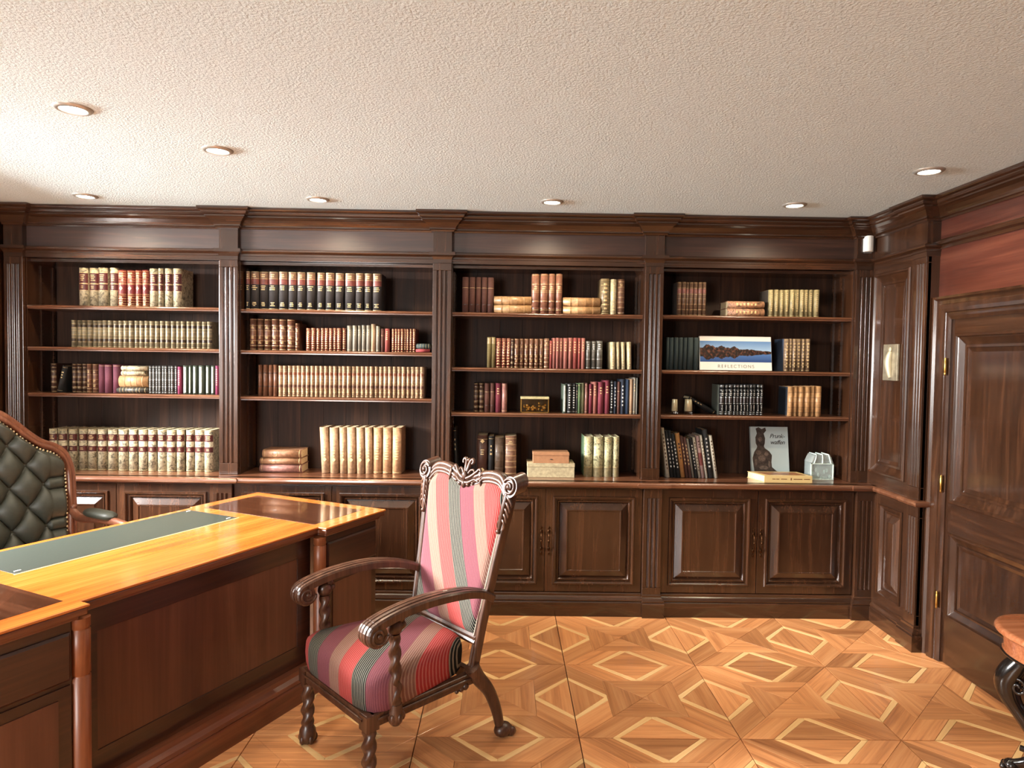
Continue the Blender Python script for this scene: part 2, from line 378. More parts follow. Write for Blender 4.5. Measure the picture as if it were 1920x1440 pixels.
ARCH = [(-.02,Z_OPEN),(.004,Z_OPEN),(.004,Z_OPEN+.026),(.008,Z_OPEN+.028),(.008,Z_OPEN+.04),(.016,Z_OPEN+.046),(.028,Z_OPEN+.05),(.03,Z_OPEN+.054),(.03,Z_ARCH-.004),(.024,Z_ARCH),(-.02,Z_ARCH)]
PLIN = [(-.02,.0),(.022,.0),(.022,.088),(.016,.096),(.02,.1),(.02,.106),(.01,.122),(.004,.128),(.004,.14),(.0,.146),(-.02,.146)]
NOSE = [(-.03,CT-.036),(.018,CT-.036),(.03,CT-.03),(.036,CT-.018),(.034,CT-.008),(.026,CT-.001),(.02,CT),(-.03,CT)]
def fluted(mb, x0, x1, y, z0, z1, zf0, zf1, depth=.03, n=3):
    """a pilaster shaft: flat board with n round-bottomed flutes between zf0 and zf1"""
    w = x1-x0; fw = w*.115; cs = [x0+w*(.5+.235*(i-(n-1)/2)) for i in range(n)]
    a = [(x0,y+depth),(x0,y)]; fl = []
    for c in cs:
        arc = [(c+fw/2*cos(pi-pi*t/6), y+fw*.62*sin(pi*t/6)) for t in range(7)]; fl.append(arc); a += arc
    a += [(x1,y),(x1,y+depth)]
    mb.prism(a[::-1], zf0, zf1)
    mb.box(x0,x1,y,y+depth,z0,zf0); mb.box(x0,x1,y,y+depth,zf1,z1)
eg = (0,YBAY,Z_ARCH)
ENT = thing('entablature', eg, 'long moulded mahogany cornice and frieze running above all the bookcase bays', 'cornice')
for k in range(4):
    xl, xr = PX[k]+PW, PX[k+1]
    last = k == 3
    xs, xe = PX[k], (PX[k+1]+PW if last else PX[k+1])
    lab = ['tall mahogany bookcase bay at the far left, behind the green leather chair','mahogany bookcase bay second from left, behind the desk end','mahogany bookcase bay third from left, behind the striped armchair','mahogany bookcase bay at the far right, next to the panelled side wall'][k]
    B = thing('bookcase_bay', ((xl+xr)/2, YB, CT), lab, 'bookcase', 'bookcase bays along the far wall')
    og = tuple(B.location)
    # carcass
    MB().box(xl+.0005,xl+.005,YBAY+.001,YB-.001,CT+.001,Z_OPEN-.002).build('side_panel', W_V, B, og); MB().box(xr-.005,xr-.0005,YBAY+.001,YB-.001,CT+.001,Z_OPEN-.002).build('side_panel', W_V, B, og)
    nb = 8; bw = (xr-xl)/nb
    for i in range(nb):
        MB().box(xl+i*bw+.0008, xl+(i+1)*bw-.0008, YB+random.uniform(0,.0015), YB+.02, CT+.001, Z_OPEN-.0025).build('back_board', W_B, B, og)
    MB().box(xl+.001,xr-.001,YBAY+.04,YB,Z_OPEN-.022,Z_OPEN-.0025).build('top_board', W_H, B, og)
    for i in range(3):
        z = SZ[k][i]; t = .024
        pr = [(YB,z),(YBAY+.006,z),(YBAY,z-.004),(YBAY-.003,z-.009),(YBAY,z-.014),(YBAY+.004,z-.017),(YBAY+.004,z-t),(YB,z-t)]
        MB().prism([(a,b) for a,b in pr], xl+.0055, xr-.0055, lambda a,b,h: (h,a,b)).build('shelf', W_S, B, og)
    for s in (0,1):
        x0 = xl+.005 if s == 0 else xr-.005-.009
        for yb in (4.47, 4.585):
            zz = [CT+.03]
            mbt = MB(); pts = [(x0 if s == 0 else x0+.009, CT+.02)]; z = CT+.02; sg = 1 if s == 0 else -1; e = x0 if s == 0 else x0+.009
            while z < Z_OPEN-.055:
                pts += [(e+sg*.009, z+.004),(e+sg*.009, z+.022),(e+sg*.004, z+.026)]; z += .028
            pts.append((e, z))
            mbt.prism(pts if s == 0 else pts[::-1], yb, yb+.022, lambda a,b,h: (a,h,b)).build('shelf_support', W_V, B, og)
    # pilasters
    for j in ((k,k+1) if last else (k,)):
        x0 = PX[j]; f = MB(); fluted(f, x0, x0+PW, YP, CT+.001, Z_OPEN-.0015, CT+.075, Z_ARCH-.115, .03); f.build('pilaster', W_V, B, og, .0022, 2)
        cap = [(-.01,Z_ARCH-.045),(.0,Z_ARCH-.045),(.006,Z_ARCH-.03),(.016,Z_ARCH-.022),(.024,Z_ARCH-.02),(.024,Z_ARCH),(-.01,Z_ARCH)]
        MB().sweep([(x0,YP+.06),(x0,YP),(x0+PW,YP),(x0+PW,YP+.06)], cap).box(x0,x0+PW,YP,YP+.03,Z_OPEN-.0005,Z_ARCH-.001).build('capital', W_H, ENT, eg)
        MB().box(x0,x0+PW,YP,YP+.06,Z_ARCH,Z_FRZ+.05).build('frieze_block', W_V, ENT, eg)
    yf = YBAY+.01
    MB().box(xl,xr,yf,yf+.03,Z_ARCH-.01,CZ-.003).build('frieze', W_F, ENT, eg)
    MB().sweep([(xl,YBAY),(xr,YBAY)], ARCH).build('architrave', W_H, ENT, eg)
    p = [(PX[k] if k == 0 else PX[k]+PW/2, YP),(PX[k]+PW,YP),(PX[k]+PW,yf),(PX[k+1],yf),(PX[k+1],YP),((PX[k+1]+PW+.05) if last else PX[k+1]+PW/2, YP)]
    MB().sweep(p, CORN).build('cornice', W_H, ENT, eg)
    # base cabinet
    lab = ['panelled mahogany base cupboard under the far left bay, half hidden by the chair','panelled mahogany base cupboard behind the end of the desk','panelled mahogany base cupboard right of the striped armchair back','panelled mahogany base cupboard at the far right, below the face-out books'][k]
    A = thing('base_cabinet', ((xl+xr)/2, YDO, 0), lab, 'cabinet', 'base cupboards under the bookcase'); og = tuple(A.location)
    MB().box(xs+.001,xe-.001,YDO+.02,YB,.03,CT-.04).build('body', W_V, A, og)
    for j in ((k,k+1) if last else (k,)):
        x0 = PX[j]; f = MB(); fluted(f, x0, x0+PW, YBP, .14, CT-.037, .19, CT-.10, .05); f.build('pilaster', W_V, A, og, .0022, 2)
    p = [(PX[k],YBP-.004+.004),(PX[k]+PW,YBP),(PX[k]+PW,YDO-.006),(PX[k+1],YDO-.006)]
    if last: p += [(PX[k+1],YBP),(PX[k+1]+PW-.002,YBP)]
    MB().sweep(p, PLIN).build('plinth', W_H, A, og)
    MB().box(xl,xr,YDO-.006,YDO+.02,CT-.05,CT-.037).build('top_rail', W_H, A, og)
    xm = (xl+xr)/2
    for s,(a0,a1) in enumerate([(xl+.003,xm-.002),(xm+.002,xr-.003)]):
        z0, z1 = .15, CT-.052; fr = .05; fn = lambda a,b,h: (a, YDO-h, b)
        D = MB().nest(fn, [(a0,a1,z0,z1,-.018),(a0,a1,z0,z1,-.001),(a0+.001,a1-.001,z0+.001,z1-.001,0),(a0+fr,a1-fr,z0+fr,z1-fr,0),(a0+fr,a1-fr,z0+fr,z1-fr,-.016)]).build('door', W_V, A, og)
        r0 = (a0+fr, a1-fr, z0+fr, z1-fr)
        MB().sweep([(r0[0],r0[2]),(r0[1],r0[2]),(r0[1],r0[3]),(r0[0],r0[3])], [(.004,-.002),(.004,.006),(0,.011),(-.008,.011),(-.014,.006),(-.016,-.004),(-.022,-.005),(-.026,.0),(-.032,.0),(-.036,-.006),(-.04,-.014),(.002,-.014)], fn, True).build('panel_moulding', W_V, D)
        def ins(d,h): return (r0[0]+d, r0[1]-d, r0[2]+d, r0[3]-d, h)
        MB().nest(fn, [ins(.034,-.014),ins(.040,-.014),ins(.082,.005),ins(.0835,.009),ins(.089,.009),ins(.092,.005)]).build('raised_panel', W_V, D)
        for ch in D.children:
            me = ch.data
            for v in me.vertices: v.co -= Vector(og)
        hx = (a1-.022) if s == 0 else (a0+.022); hz = (z0+z1)/2+.0
        H = MB()
        H.ball((hx,YDO-.004,hz+.055),.009,8,5,(1,.5,1.5)).ball((hx,YDO-.004,hz-.055),.009,8,5,(1,.5,1.6)).ball((hx,YDO-.003,hz+.08),.006,8,5,(1,.5,1.6)).ball((hx,YDO-.003,hz-.085),.006,8,5,(1,.5,2))
        H.tube(spline([(hx,YDO-.004,hz+.05),(hx,YDO-.02,hz+.036),(hx,YDO-.024,hz),(hx,YDO-.02,hz-.036),(hx,YDO-.004,hz-.05)],4),[.004]*17,8)
        H.ball((hx,YDO-.024,hz),.007,8,5,(1,1,1.3))
        H.build('handle', BRONZE, D, og)
# continuous counter with nosing that steps out at each pilaster
T = tag(MB().box(PX[0],PX[4]+PW-.002,YDO-.02,YB-.001,CT-.036,CT).build('counter_top', W_C, None, (0,YDO,CT)), 'long polished mahogany ledge over the base cupboards of the bookcase', 'counter')
p = []
for k in range(5):
    p += [(PX[k]-.01,YDO-.02),(PX[k]-.01,YBP-.006),(PX[k]+PW+.01,YBP-.006),(PX[k]+PW+.01,YDO-.02)]
p = p[1:-1]; p[-1] = (PX[4]+PW-.004, YBP-.006)
MB().sweep(p, NOSE).build('nosing', W_C, T, (0,YDO,CT))

# ------------------------------------------------------------------ right wall: panelled strip, door wall, door
YE = 3.755            # near end of the panelled strip
WR = struct(MB().box(XD,XD+.12,YR-.1,2.70,0,CZ).box(XD,XD+.12,2.70,3.70,1.93,CZ).box(XD,XD+.12,3.70,YB,0,CZ).build('wall_right', W_RED))
fR = lambda a,b,h: (XW-h, a, b)
MB().box(XW+.03,XD,YE,YP+.005,0,CZ-.001).box(XW,XW+.03,YE,YP+.005,Z_ARCH-.04,CZ-.001).build('panel_backing', W_V, WR)
FRM = [(.004,-.018),(.004,.008),(-.002,.015),(-.012,.015),(-.018,.006),(-.022,.004),(-.058,-.010),(-.060,-.005),(-.072,-.005),(-.075,-.012),(-.096,-.0165),(-.096,-.018)]
def panelled(parent, plane, y0, y1, z0, z1, ops, mat=W_V, rec=.017, lab=''):
    ya, yb = ops[0][0], ops[0][1]; t = .03
    for a,b in ((y0,ya),(yb,y1)): MB().box(plane,plane+t,a,b,z0,z1).build('stile', mat, parent)
    zs = [z0]+[z for o_ in sorted(ops, key=lambda o_: o_[2]) for z in o_[2:4]]+[z1]
    for i in range(0, len(zs), 2): MB().box(plane,plane+t,ya+.0005,yb-.0005,zs[i],zs[i+1]).build('rail', W_Y, parent)
    for a,b,c,d,k in ops:
        MB().box(plane+rec,plane+t,a+.0006,b-.0006,c+.0006,d-.0006).build('panel', mat, parent)
        fn = lambda u,v,h: (plane-h,u,v)
        MB().sweep([(b,c),(b,d),(a,d),(a,c)], [(o_*k,h) for o_,h in FRM], fn, True).build('panel_moulding', mat, parent)
def framed(y0,y1,z0,z1,parent,plane, big=1., mats=W_V, flat=False):
    fn = lambda a,b,h: (plane-h, a, b); q = big
    # travel so that 'right' points out of the panel
    MB().sweep([(y0,z0),(y0,z1),(y1,z1),(y1,z0)][::-1], [(-.0,-.004),(-.0,.008),(-.005,.014),(-.012*q,.014),(-.018*q,.008),(-.02*q,.004),(-.04*q,-.002),(-.05*q,-.004)], fn, True).build('panel_moulding', mats, parent)
    def ins(d,h): return (y0+d,y1-d,z0+d,z1-d,h)
    if not flat: MB().nest(fn, [ins(.03*q,-.004),ins(.05*q,.002),ins(.075*q,.010),ins(.0765*q,.013),ins(.081*q,.013),ins(.083*q,.010)]).build('raised_panel', mats, parent)
# upper framed panel with plaque, lower small panel
panelled(WR, XW, YE, YP+.004, CT-.02, Z_ARCH-.04, [(3.912,4.292,.942,2.193,1.0)])
panelled(WR, XW, YE, YP+.004, 0, CT-.0205, [(3.912,4.155,.20,.757,.5)])
MB().nest(fR, [(3.96,4.107,.248,.709,-.0165),(3.963,4.104,.251,.706,-.014),(3.998,4.069,.29,.667,.004),(4.0,4.067,.292,.665,.007),(4.006,4.061,.298,.659,.007)]).build('raised_panel', W_V, WR)
cor_y = lambda prof: prof
MB().sweep([(YE,XD+.02),(YE,XW-.012),(3.87,XW-.012),(3.87,XW),(YP-.02,XW)], CORN, lambda a,b,h: (b,a,h)).build('cornice', W_Y, WR)
MB().sweep([(YE,XD+.02),(YE,XW-.012),(3.87,XW-.012),(3.87,XW),(YP-.02,XW)], [(o,h) for o,h in ARCH if True], lambda a,b,h: (b,a,h)).build('architrave', W_Y, WR)
MB().sweep([(YE,XD+.02),(YE,XW-.012),(3.87,XW-.012),(3.87,XW),(YBP-.02,XW)], PLIN, lambda a,b,h: (b,a,h)).build('plinth', W_Y, WR)
MB().sweep([(YE,XD+.02),(YE,XW-.012),(3.87,XW-.012),(3.87,XW),(YBP+.02,XW)], NOSE, lambda a,b,h: (b,a,h)).build('ledge_rail', W_C, WR)
def fluted_side(y0,y1,x,z0,z1,zf0,zf1):
    f = MB(); fluted(f, y0, y1, 0, z0, z1, zf0, zf1, .03)
    f.v = [(x+v[1], v[0], v[2]) for v in f.v]; return f
fluted_side(YE,3.862,XW-.012,CT,Z_ARCH-.03,CT+.07,Z_ARCH-.1).build('pilaster', W_V, WR, None, .0022, 2)
fluted_side(YE,3.862,XW-.012,.14,CT-.03,.2,CT-.1).build('pilaster', W_V, WR, None, .0022, 2)
MB().box(XW-.012,XW,YE,3.862,Z_ARCH,Z_FRZ+.05).build('frieze_block', W_V, WR)
# above the door: cornice, frieze moulding, door head
CRD = [(o,h) for o,h in CORN]
MB().sweep([(YR,XD),(YE+.01,XD)], CORN, lambda a,b,h: (b,a,h)).build('cornice', W_Y, WR)
MB().sweep([(YR,XD),(YE+.01,XD)], [(-.01,Z_ARCH-.03),(.008,Z_ARCH-.028),(.012,Z_ARCH-.012),(.026,Z_ARCH-.004),(.03,Z_ARCH+.012),(.024,Z_ARCH+.018),(.01,Z_ARCH+.02),(.008,Z_ARCH+.026),(-.01,Z_ARCH+.028)], lambda a,b,h: (b,a,h)).build('frieze_moulding', W_Y, WR)
DY0, DY1, DZ = 2.76, 3.645, 1.905
T1 = struct(MB().sweep([(DY1+.005,0),(DY1+.005,DZ),(DY0,DZ),(DY0,0)], [(-.03,-.03),(-.03,.014),(-.012,.02),(0,.022),(.008,.022),(.012,.030),(.03,.034),(.05,.036),(.056,.028),(.075,.028),(.085,.04),(.097,.04),(.097,-.0),(.0,-.03)], lambda a,b,h: (XD-h,a,b)).build('trim_1', W_V))
fD = XD-.004
DO = struct(MB().box(fD+.03,fD+.042,DY0+.001,DY1,.006,DZ).build('door_1', W_V))
panelled(DO, fD, DY0+.001, DY1, .006, DZ, [(DY0+.06,DY1-.06,.886,1.795,1.0),(DY0+.06,DY1-.06,.265,.722,.8)])
for z in (.34,.98,1.62):
    h = MB(); h.lathe([(.001,-.05),(.004,-.046),(.007,-.04),(.005,-.036),(.007,-.032),(.007,.032),(.005,.036),(.007,.04),(.004,.046),(.001,.05)], (XD-.03,DY1-.012,z), 12); h.build('hinge', BRASS, DO)
# plaque on the upper panel
pq = [at(1652,645,X=XW-.012), at(1680,646,X=XW-.012), at(1676,714,X=XW-.012), at(1651,713,X=XW-.012)]
py0, py1, pz0, pz1 = (pq[1].y+pq[2].y)/2, (pq[0].y+pq[3].y)/2, (pq[2].z+pq[3].z)/2, (pq[0].z+pq[1].z)/2
PQ = tag(MB().box(-.008,.006,py0-(py0+py1)/2,(py1-py0)/2,-(pz1-pz0)/2,(pz1-pz0)/2).build('wall_plaque', plain('plaque_pewter',(150,140,120),.35,.5,mott=.25,scale=30), None, None, .002), 'small grey relief plaque mounted on the side wall panel left of the door', 'plaque')
PQ.location = (XW+.009, (py0+py1)/2, (pz0+pz1)/2)
f = MB(); hh = (pz1-pz0)
f.tube(spline([(-.008,-.01,-.42*hh),(-.012,0,-.2*hh),(-.013,.006,0),(-.012,.0,.16*hh),(-.009,-.008,.3*hh)],5),[.012+.012*sin(pi*i/20) for i in range(21)],8,True).ball((-.012,-.006,.34*hh),.014,8,6,(.6,1,1.3))
f.build('relief_figure', plain('plaque_relief',(186,176,150),.4,.4), PQ)

# ------------------------------------------------------------------ ceiling lamps and alarm sensor
LPX = [(137,203,'recessed ceiling spotlight nearest the viewer, at the upper left'),(408,281,'recessed ceiling spotlight second nearest, right of the nearest one'),(160,367,'recessed ceiling spotlight over the far left bookcase bay'),(596,373.5,'recessed ceiling spotlight over the second bookcase bay'),(1035,378,'recessed ceiling spotlight over the third bookcase bay'),(1490,384,'recessed ceiling spotlight over the far right bookcase bay'),(1742,320,'recessed ceiling spotlight in front of the door at the right')]
for x,y,lb in LPX:
    p = at(x,y,Z=CZ)
    L = thing('ceiling_spotlight', (p.x,p.y,CZ), lb, 'ceiling light', 'recessed ceiling spotlights')
    MB().lathe([(.046,0.0),(.046,-.006),(.050,-.010),(.062,-.007),(.068,-.001),(.068,0)], k=28).build('bezel', plain('bezel_grey',(190,188,180),.35,.6) if 'bezel_grey' not in bpy.data.materials else bpy.data.materials['bezel_grey'], L)
    MB().lathe([(.046,-.0005),(.044,-.004),(.028,-.007),(.001,-.008)], k=24).build('bulb', LAMP, L)
    d = bpy.data.lights.new('spot_lamp','SPOT'); d.energy = 30; d.color = (1,.84,.6); d.spot_size = radians(150); d.spot_blend = .7; d.shadow_soft_size = .03
    so = bpy.data.objects.new('spot_lamp', d); COL.objects.link(so); so.parent = L; so.location = (0,0,-.02)
s = at(1629,457,Y=YP-.02)
S = thing('motion_sensor', (s.x+.004, YP-.001, s.z), 'white plastic alarm motion sensor high in the corner beside the bookcase', 'sensor')
MB().prism([(.032*cos(t*pi/10), -.036*sin(t*pi/10)) for t in range(11)][::-1], -.05, .05).build('housing', WHITE, S, None, .003)
MB().box(-.024,.024,-.004,0,-.058,-.045).build('bracket', plain('sensor_grey',(90,88,84),.5), S)  # plain grey strip below the housing

# ------------------------------------------------------------------ books
ORD = ['first','second','third','fourth','fifth','sixth','seventh','eighth','ninth','tenth','eleventh','twelfth','thirteenth','fourteenth','fifteenth','sixteenth','seventeenth','eighteenth','nineteenth','twentieth']
def ordn(i, n):
    if i == 0: return 'leftmost'
    if i == n-1: return 'rightmost'
    if i < 20 and i <= n//2: return ORD[i]+' from left'
    j = n-1-i
    if j < 20: return ORD[j]+' from right'
    return ('twenty-'+ORD[i-20] if i > 19 else ORD[i])+' from left'
RED, DRED, BRN, DBRN, TAN, CRM, OLV, BLK, NVY, PLM, GRN, GRY, TEA = (120,34,28),(84,26,24),(110,66,44),(62,36,26),(186,132,84),(212,196,158),(128,110,70),(28,26,26),(32,40,56),(106,44,62),(60,84,52),(120,116,106),(50,70,72)
VEL = (192,177,142)
ST = {
 'marble2': dict(c=VEL, k='marble', lab=[(.60,.86,DRED),(.42,.57,DRED)], marks=[(.65,.83,4,.6),(.45,.54,2,.5)], gilt=[.97,.87,.59,.58,.41]),
 'marble3': dict(c=VEL, k='marble', lab=[(.72,.88,DRED),(.46,.59,DRED)], marks=[(.75,.86,3,.62),(.49,.56,2,.4)], gilt=[.97,.02]),
 'redgilt': dict(c=RED, lab=[(.36,.60,(112,24,24))], gilt=[.03,.08,.15,.22,.29,.34,.61,.64,.70,.76,.84,.90,.96], dia=[.5], marks=[(.78,.94,3,.6),(.04,.28,5,.5)]),
 'olive': dict(c=(122,110,84), lab=[(.74,.84,(60,44,28)),(.22,.32,(60,44,28))], gilt=[.03,.2,.34,.46,.6,.72,.86,.97]),
 'encyc': dict(c=(40,34,34), k='cloth', lab=[(.80,.97,(120,84,60)),(.66,.80,(118,52,44))], marks=[(.5,.64,3,.7),(.08,.2,3,.55),(.84,.94,2,.6)], gilt=[.985,.81,.02]),
 'brngilt': dict(c=(104,62,42), band=[.16,.32,.48,.64,.8], gilt=[.03,.14,.3,.46,.62,.78,.97], marks=[(.2,.28,2,.5),(.36,.44,2,.5),(.68,.76,2,.5)]),
 'dkgilt': dict(c=DBRN, band=[.18,.36,.54,.72,.88], gilt=[.03,.16,.2,.34,.38,.52,.56,.70,.74,.86,.97]),
 'redgilt2': dict(c=(122,50,40), gilt=[.03,.12,.22,.32,.42,.52,.62,.72,.82,.92,.97], marks=[(.1,.9,9,.4)]),
 'tanset': dict(c=(176,138,106), k='calf', lab=[(.30,.38,(96,60,38)),(.70,.78,(150,84,52))], gilt=[.03,.16,.5,.6,.88,.97], marks=[(.08,.26,4,.3),(.42,.66,5,.3),(.8,.94,3,.3)]),
 'brnset': dict(c=(112,68,44), lab=[(.30,.33,DBRN),(.72,.75,DBRN)], gilt=[]),
 'vellum': dict(c=(202,158,116), k='calf', marks=[(.35,.9,9,.35)], dia=[.3]),
 'vellum2': dict(c=(206,150,102), k='calf', marks=[(.3,.85,10,.55)], gilt=[.04,.95]),
 'plum': dict(c=PLM, k='cloth', gilt=[.95]),
 'white_blk': dict(c=(70,68,64), k='cloth', gilt=[.05,.25,.5,.75,.95], silver=1, marks=[(.1,.9,12,.22)]),
 'grn_wht': dict(c=(62,74,58), k='cloth', lab=[(.05,.95,(170,172,158))], half=1),
 'magenta': dict(c=(150,46,86), k='cloth', marks=[(.3,.9,8,.4)]),
 'grey': dict(c=(150,142,126), k='cloth', gilt=[.06,.94], marks=[(.6,.85,3,.5)]),
 'brndull': dict(c=(92,50,38), gilt=[.7], lab=[(.22,.24,DBRN)], k='cloth'),
 'bandbrn': dict(c=(132,82,60), band=[.14,.3,.56,.72], gilt=[.1,.32,.54,.58,.74,.97], marks=[(.6,.7,2,.6)]),
 'tanband': dict(c=(196,146,92), band=[.2,.4,.6,.8], gilt=[]),
 'olivegilt': dict(c=(118,98,66), gilt=[.04,.1,.28,.46,.64,.82,.96], marks=[(.12,.9,7,.5)]),
 'palelab': dict(c=(124,108,60), k='cloth', lab=[(.78,.97,(196,172,120))]),
 'pink': dict(c=(166,92,78), k='cloth', marks=[(.55,.9,4,.4)]),
 'rose': dict(c=(150,62,54), k='cloth', marks=[(.5,.9,5,.4)]),
 'greydk': dict(c=(86,82,74), gilt=[.05,.35,.65,.95], marks=[(.68,.9,3,.5)], silver=1),
 'creamgilt': dict(c=(206,190,148), gilt=[.05,.5,.95], marks=[(.1,.9,9,.4)], k='calf'),
 'dark': dict(c=BLK, k='cloth', gilt=[.06,.94], marks=[(.5,.8,3,.4)]),
 'darkwht': dict(c=(34,34,34), k='cloth', marks=[(.15,.9,9,.45)], silver=1, gilt=[.05,.95]),
 'green': dict(c=(86,112,70), k='cloth', gilt=[.94]),
 'olivec': dict(c=(126,124,86), k='cloth'),
 'crims': dict(c=(120,34,50), k='cloth', marks=[(.6,.85,3,.4)]),
 'navy': dict(c=NVY, k='cloth', marks=[(.2,.85,6,.4)], silver=1),
 'blue': dict(c=(56,78,110), k='cloth'),
 'tanc': dict(c=(190,150,112), k='cloth', gilt=[.06]),
 'palegrey': dict(c=(180,184,170), k='cloth'),
 'brnplain': dict(c=(78,44,32), k='calf', gilt=[.12,.9], dia=[.85,.14], marks=[(.5,.66,3,.4)]),
 'oldcalf': dict(c=(86,64,46), k='calf', band=[.2,.4,.6,.8]),
 'ribbed': dict(c=(128,88,64), k='calf', band=[.07,.2,.34,.48,.62,.76,.9], gilt=[.05,.22,.36,.5,.64,.78,.93], marks=[(.8,.88,2,.5)]),
 'greenorn': dict(board=(84,110,76), c=(196,190,140), k='marble', gilt=[.24,.97,.9], lab=[(.0,.23,(130,116,80))], marks=[(.82,.96,3,.6)]),
 'brnlab': dict(board=(60,50,44), c=(112,80,58), k='calf', lab=[(.66,.8,(150,92,80))], gilt=[.02,.18,.34,.5,.64,.82,.97]),
 'tanorn': dict(c=(186,130,92), k='marble', marks=[(.2,.8,6,.5)]),
 'olvorn': dict(board=(58,48,38), c=(158,142,96), k='calf', gilt=[.04,.96], marks=[(.2,.9,10,.45)]),
 'petrol': dict(c=(38,52,52), k='cloth'),
 'brownwht': dict(board=(44,62,88), c=(116,92,70), k='calf', gilt=[.04,.2,.36,.52,.68,.84,.96], marks=[(.1,.9,8,.5)]),
 'blksilver': dict(board=(88,94,84), c=(24,24,26), k='calf', lab=[(.42,.56,(44,30,26))], gilt=[.04,.1,.38,.58,.7,.82,.93,.97], silver=1, marks=[(.14,.34,4,.4),(.62,.8,3,.4)]),
 'tanlines': dict(board=(30,40,52), c=(200,146,90), k='calf', gilt=[], dk=[.12,.3,.46,.62,.8]),
 'wht_pb': dict(c=(206,196,172), k='cloth', dkmarks=[(.15,.9,10,.4)]),
 'blk_pb': dict(c=(26,25,25), k='cloth', marks=[(.2,.85,8,.4)], silver=1),
 'orange_pb': dict(c=(196,130,62), k='cloth', dkmarks=[(.4,.8,5,.4)]),
 'brown_pb': dict(c=(92,54,44), k='cloth', marks=[(.3,.85,6,.4)]),
 'pink_pb': dict(c=(168,132,124), k='cloth', lab=[(.3,.6,(110,40,36))], dkmarks=[(.7,.9,3,.4)]),
 'teal': dict(c=TEA, k='cloth', gilt=[.1,.3,.5,.7,.9]), 'redcl': dict(c=(150,44,48), k='cloth'),
 'pinkish': dict(c=(168,110,98), k='calf', gilt=[.05,.95]),
 'tanflat': dict(c=(176,122,84), k='calf', gilt=[.05,.95], ring=[.32]),
 'palefl': dict(c=(196,180,144), k='marble', gilt=[.1,.9]),
 'darkfl': dict(c=(58,54,48), k='calf', gilt=[.1,.2,.3,.4,.5,.62,.72,.9]),
 'greycov': dict(c=(140,134,120), k='cloth'),
}
def book(style, t, h, d=.17, rnd=.5):
    """book standing on z=0, spine facing -y with its crown at y=0, centred on x"""
    S = ST[style]; k = S.get('k','calf'); t2 = t/2; sag = min(t*rnd, .018); cv = .0025
    N = 8
    def arc(off=0., a0=-1., a1=1., n=N):
        out = []
        for i in range(n+1):
            u = a0+(a1-a0)*i/n; out.append((u*(t2+off*.5), sag*(1-sqrt(max(0,1-.92*u*u)))/.717-off))
        return out
    so = arc(); outer = [(-t2,d)]+so+[(t2,d)]
    inner = [(t2-cv,d)]+[(u*(1-cv/t2), v+cv) for u,v in so[::-1]]+[(-t2+cv,d)]
    poly = outer+inner
    n = len(outer); vs = [(a,b,0) for a,b in outer]+[(a,b,h) for a,b in outer]; inn = inner[::-1]
    vs += [(a,b,0) for a,b in inn]+[(a,b,h) for a,b in inn]; fs = []; sm = []
    mb = MB()
    for i in range(n-1):
        fs += [(i,i+1,n+i+1,n+i),(2*n+i+1,2*n+i,3*n+i,3*n+i+1),(n+i,n+i+1,3*n+i+1,3*n+i),(i+1,i,2*n+i,2*n+i+1)]
    fs += [(0,n,3*n,2*n),(n-1,2*n-1+2*n-n+n-n,0,0)][:1]+[(n-1,3*n-1,4*n-1,2*n-1)]
    mb.add(vs, fs, False); mb.sm = [0 < (i//4) < n-2 and i < 4*(n-1) and i%4 == 0 for i in range(len(fs))]
    root = mb.build('book', bookmat(S['c'],k), recalc=False)
    pb = MB().box(-t2+cv+.0003,t2-cv-.0003,sag+cv+.002,d-.004,.004,h-.004).build('page_block', PAGES, root, recalc=False)
    if 'board' in S: MB().box(-t2-.0005,-t2+.0003,sag+.012,d-.001,.001,h-.001).build('cover_board', bookmat(S['board'],'cloth'), root, recalc=False)
    def strip(mb2, z0, z1, off, a0=-1., a1=1., n=N):
        o_ = arc(off,a0,a1,n); i_ = arc(-.0004,a0,a1,n); m_ = len(o_)
        v = [(a,b,z0) for a,b in o_]+[(a,b,z1) for a,b in o_]+[(a,b,z0) for a,b in i_]+[(a,b,z1) for a,b in i_]
        q = []
        for i in range(m_-1): q += [(i,i+1,m_+i+1,m_+i),(m_+i,m_+i+1,3*m_+i+1,3*m_+i),(i+1,i,2*m_+i,2*m_+i+1)]
        mb2.add(v, q, False)
    G = MB(); big = t > .012
    for a,b,c in S.get('lab',[]):
        L = MB(); strip(L, a*h, b*h, .0004, -.99 if not S.get('half') else -.6, .99 if not S.get('half') else .3); L.build('title_label', bookmat(c,'calf'), root, recalc=False)
    for z in S.get('band',[]):
        L = MB(); strip(L, z*h-.0022, z*h+.0022, .0016); L.build('raised_band', bookmat(S['c'],k), root, recalc=False)
    lw = max(.0007, h*.004)
    for z in S.get('gilt',[]): strip(G, z*h-lw, z*h+lw, .0007)
    for a,b,cnt,wd in S.get('marks',[]):
        for i in range(cnt):
            z = h*(a+(b-a)*(i+.5)/cnt); ww = wd*random.uniform(.55,1); strip(G, z-h*(b-a)/cnt*.22, z+h*(b-a)/cnt*.22, .0007, -ww, ww*random.uniform(.7,1), 3)
    for z in S.get('dia',[]):
        v = [(0,-.0012,z*h-.014),(t*.22,-.0004,z*h),(0,-.0012,z*h+.014),(-t*.22,-.0004,z*h)]; G.add(v, [(0,1,2,3)])
    for z in S.get('ring',[]):
        G.tube([(t*.3*cos(a*pi/8), -.0006, z*h+t*.3*sin(a*pi/8)) for a in range(17)], .0008, 4, False)
    if G.f: G.build('gilt_tooling', SILVER if S.get('silver') else GILT, root, recalc=False)['kind'] = 'stuff'
    K = MB()
    for z in S.get('dk',[]): strip(K, z*h-lw*1.2, z*h+lw*1.2, .0006)
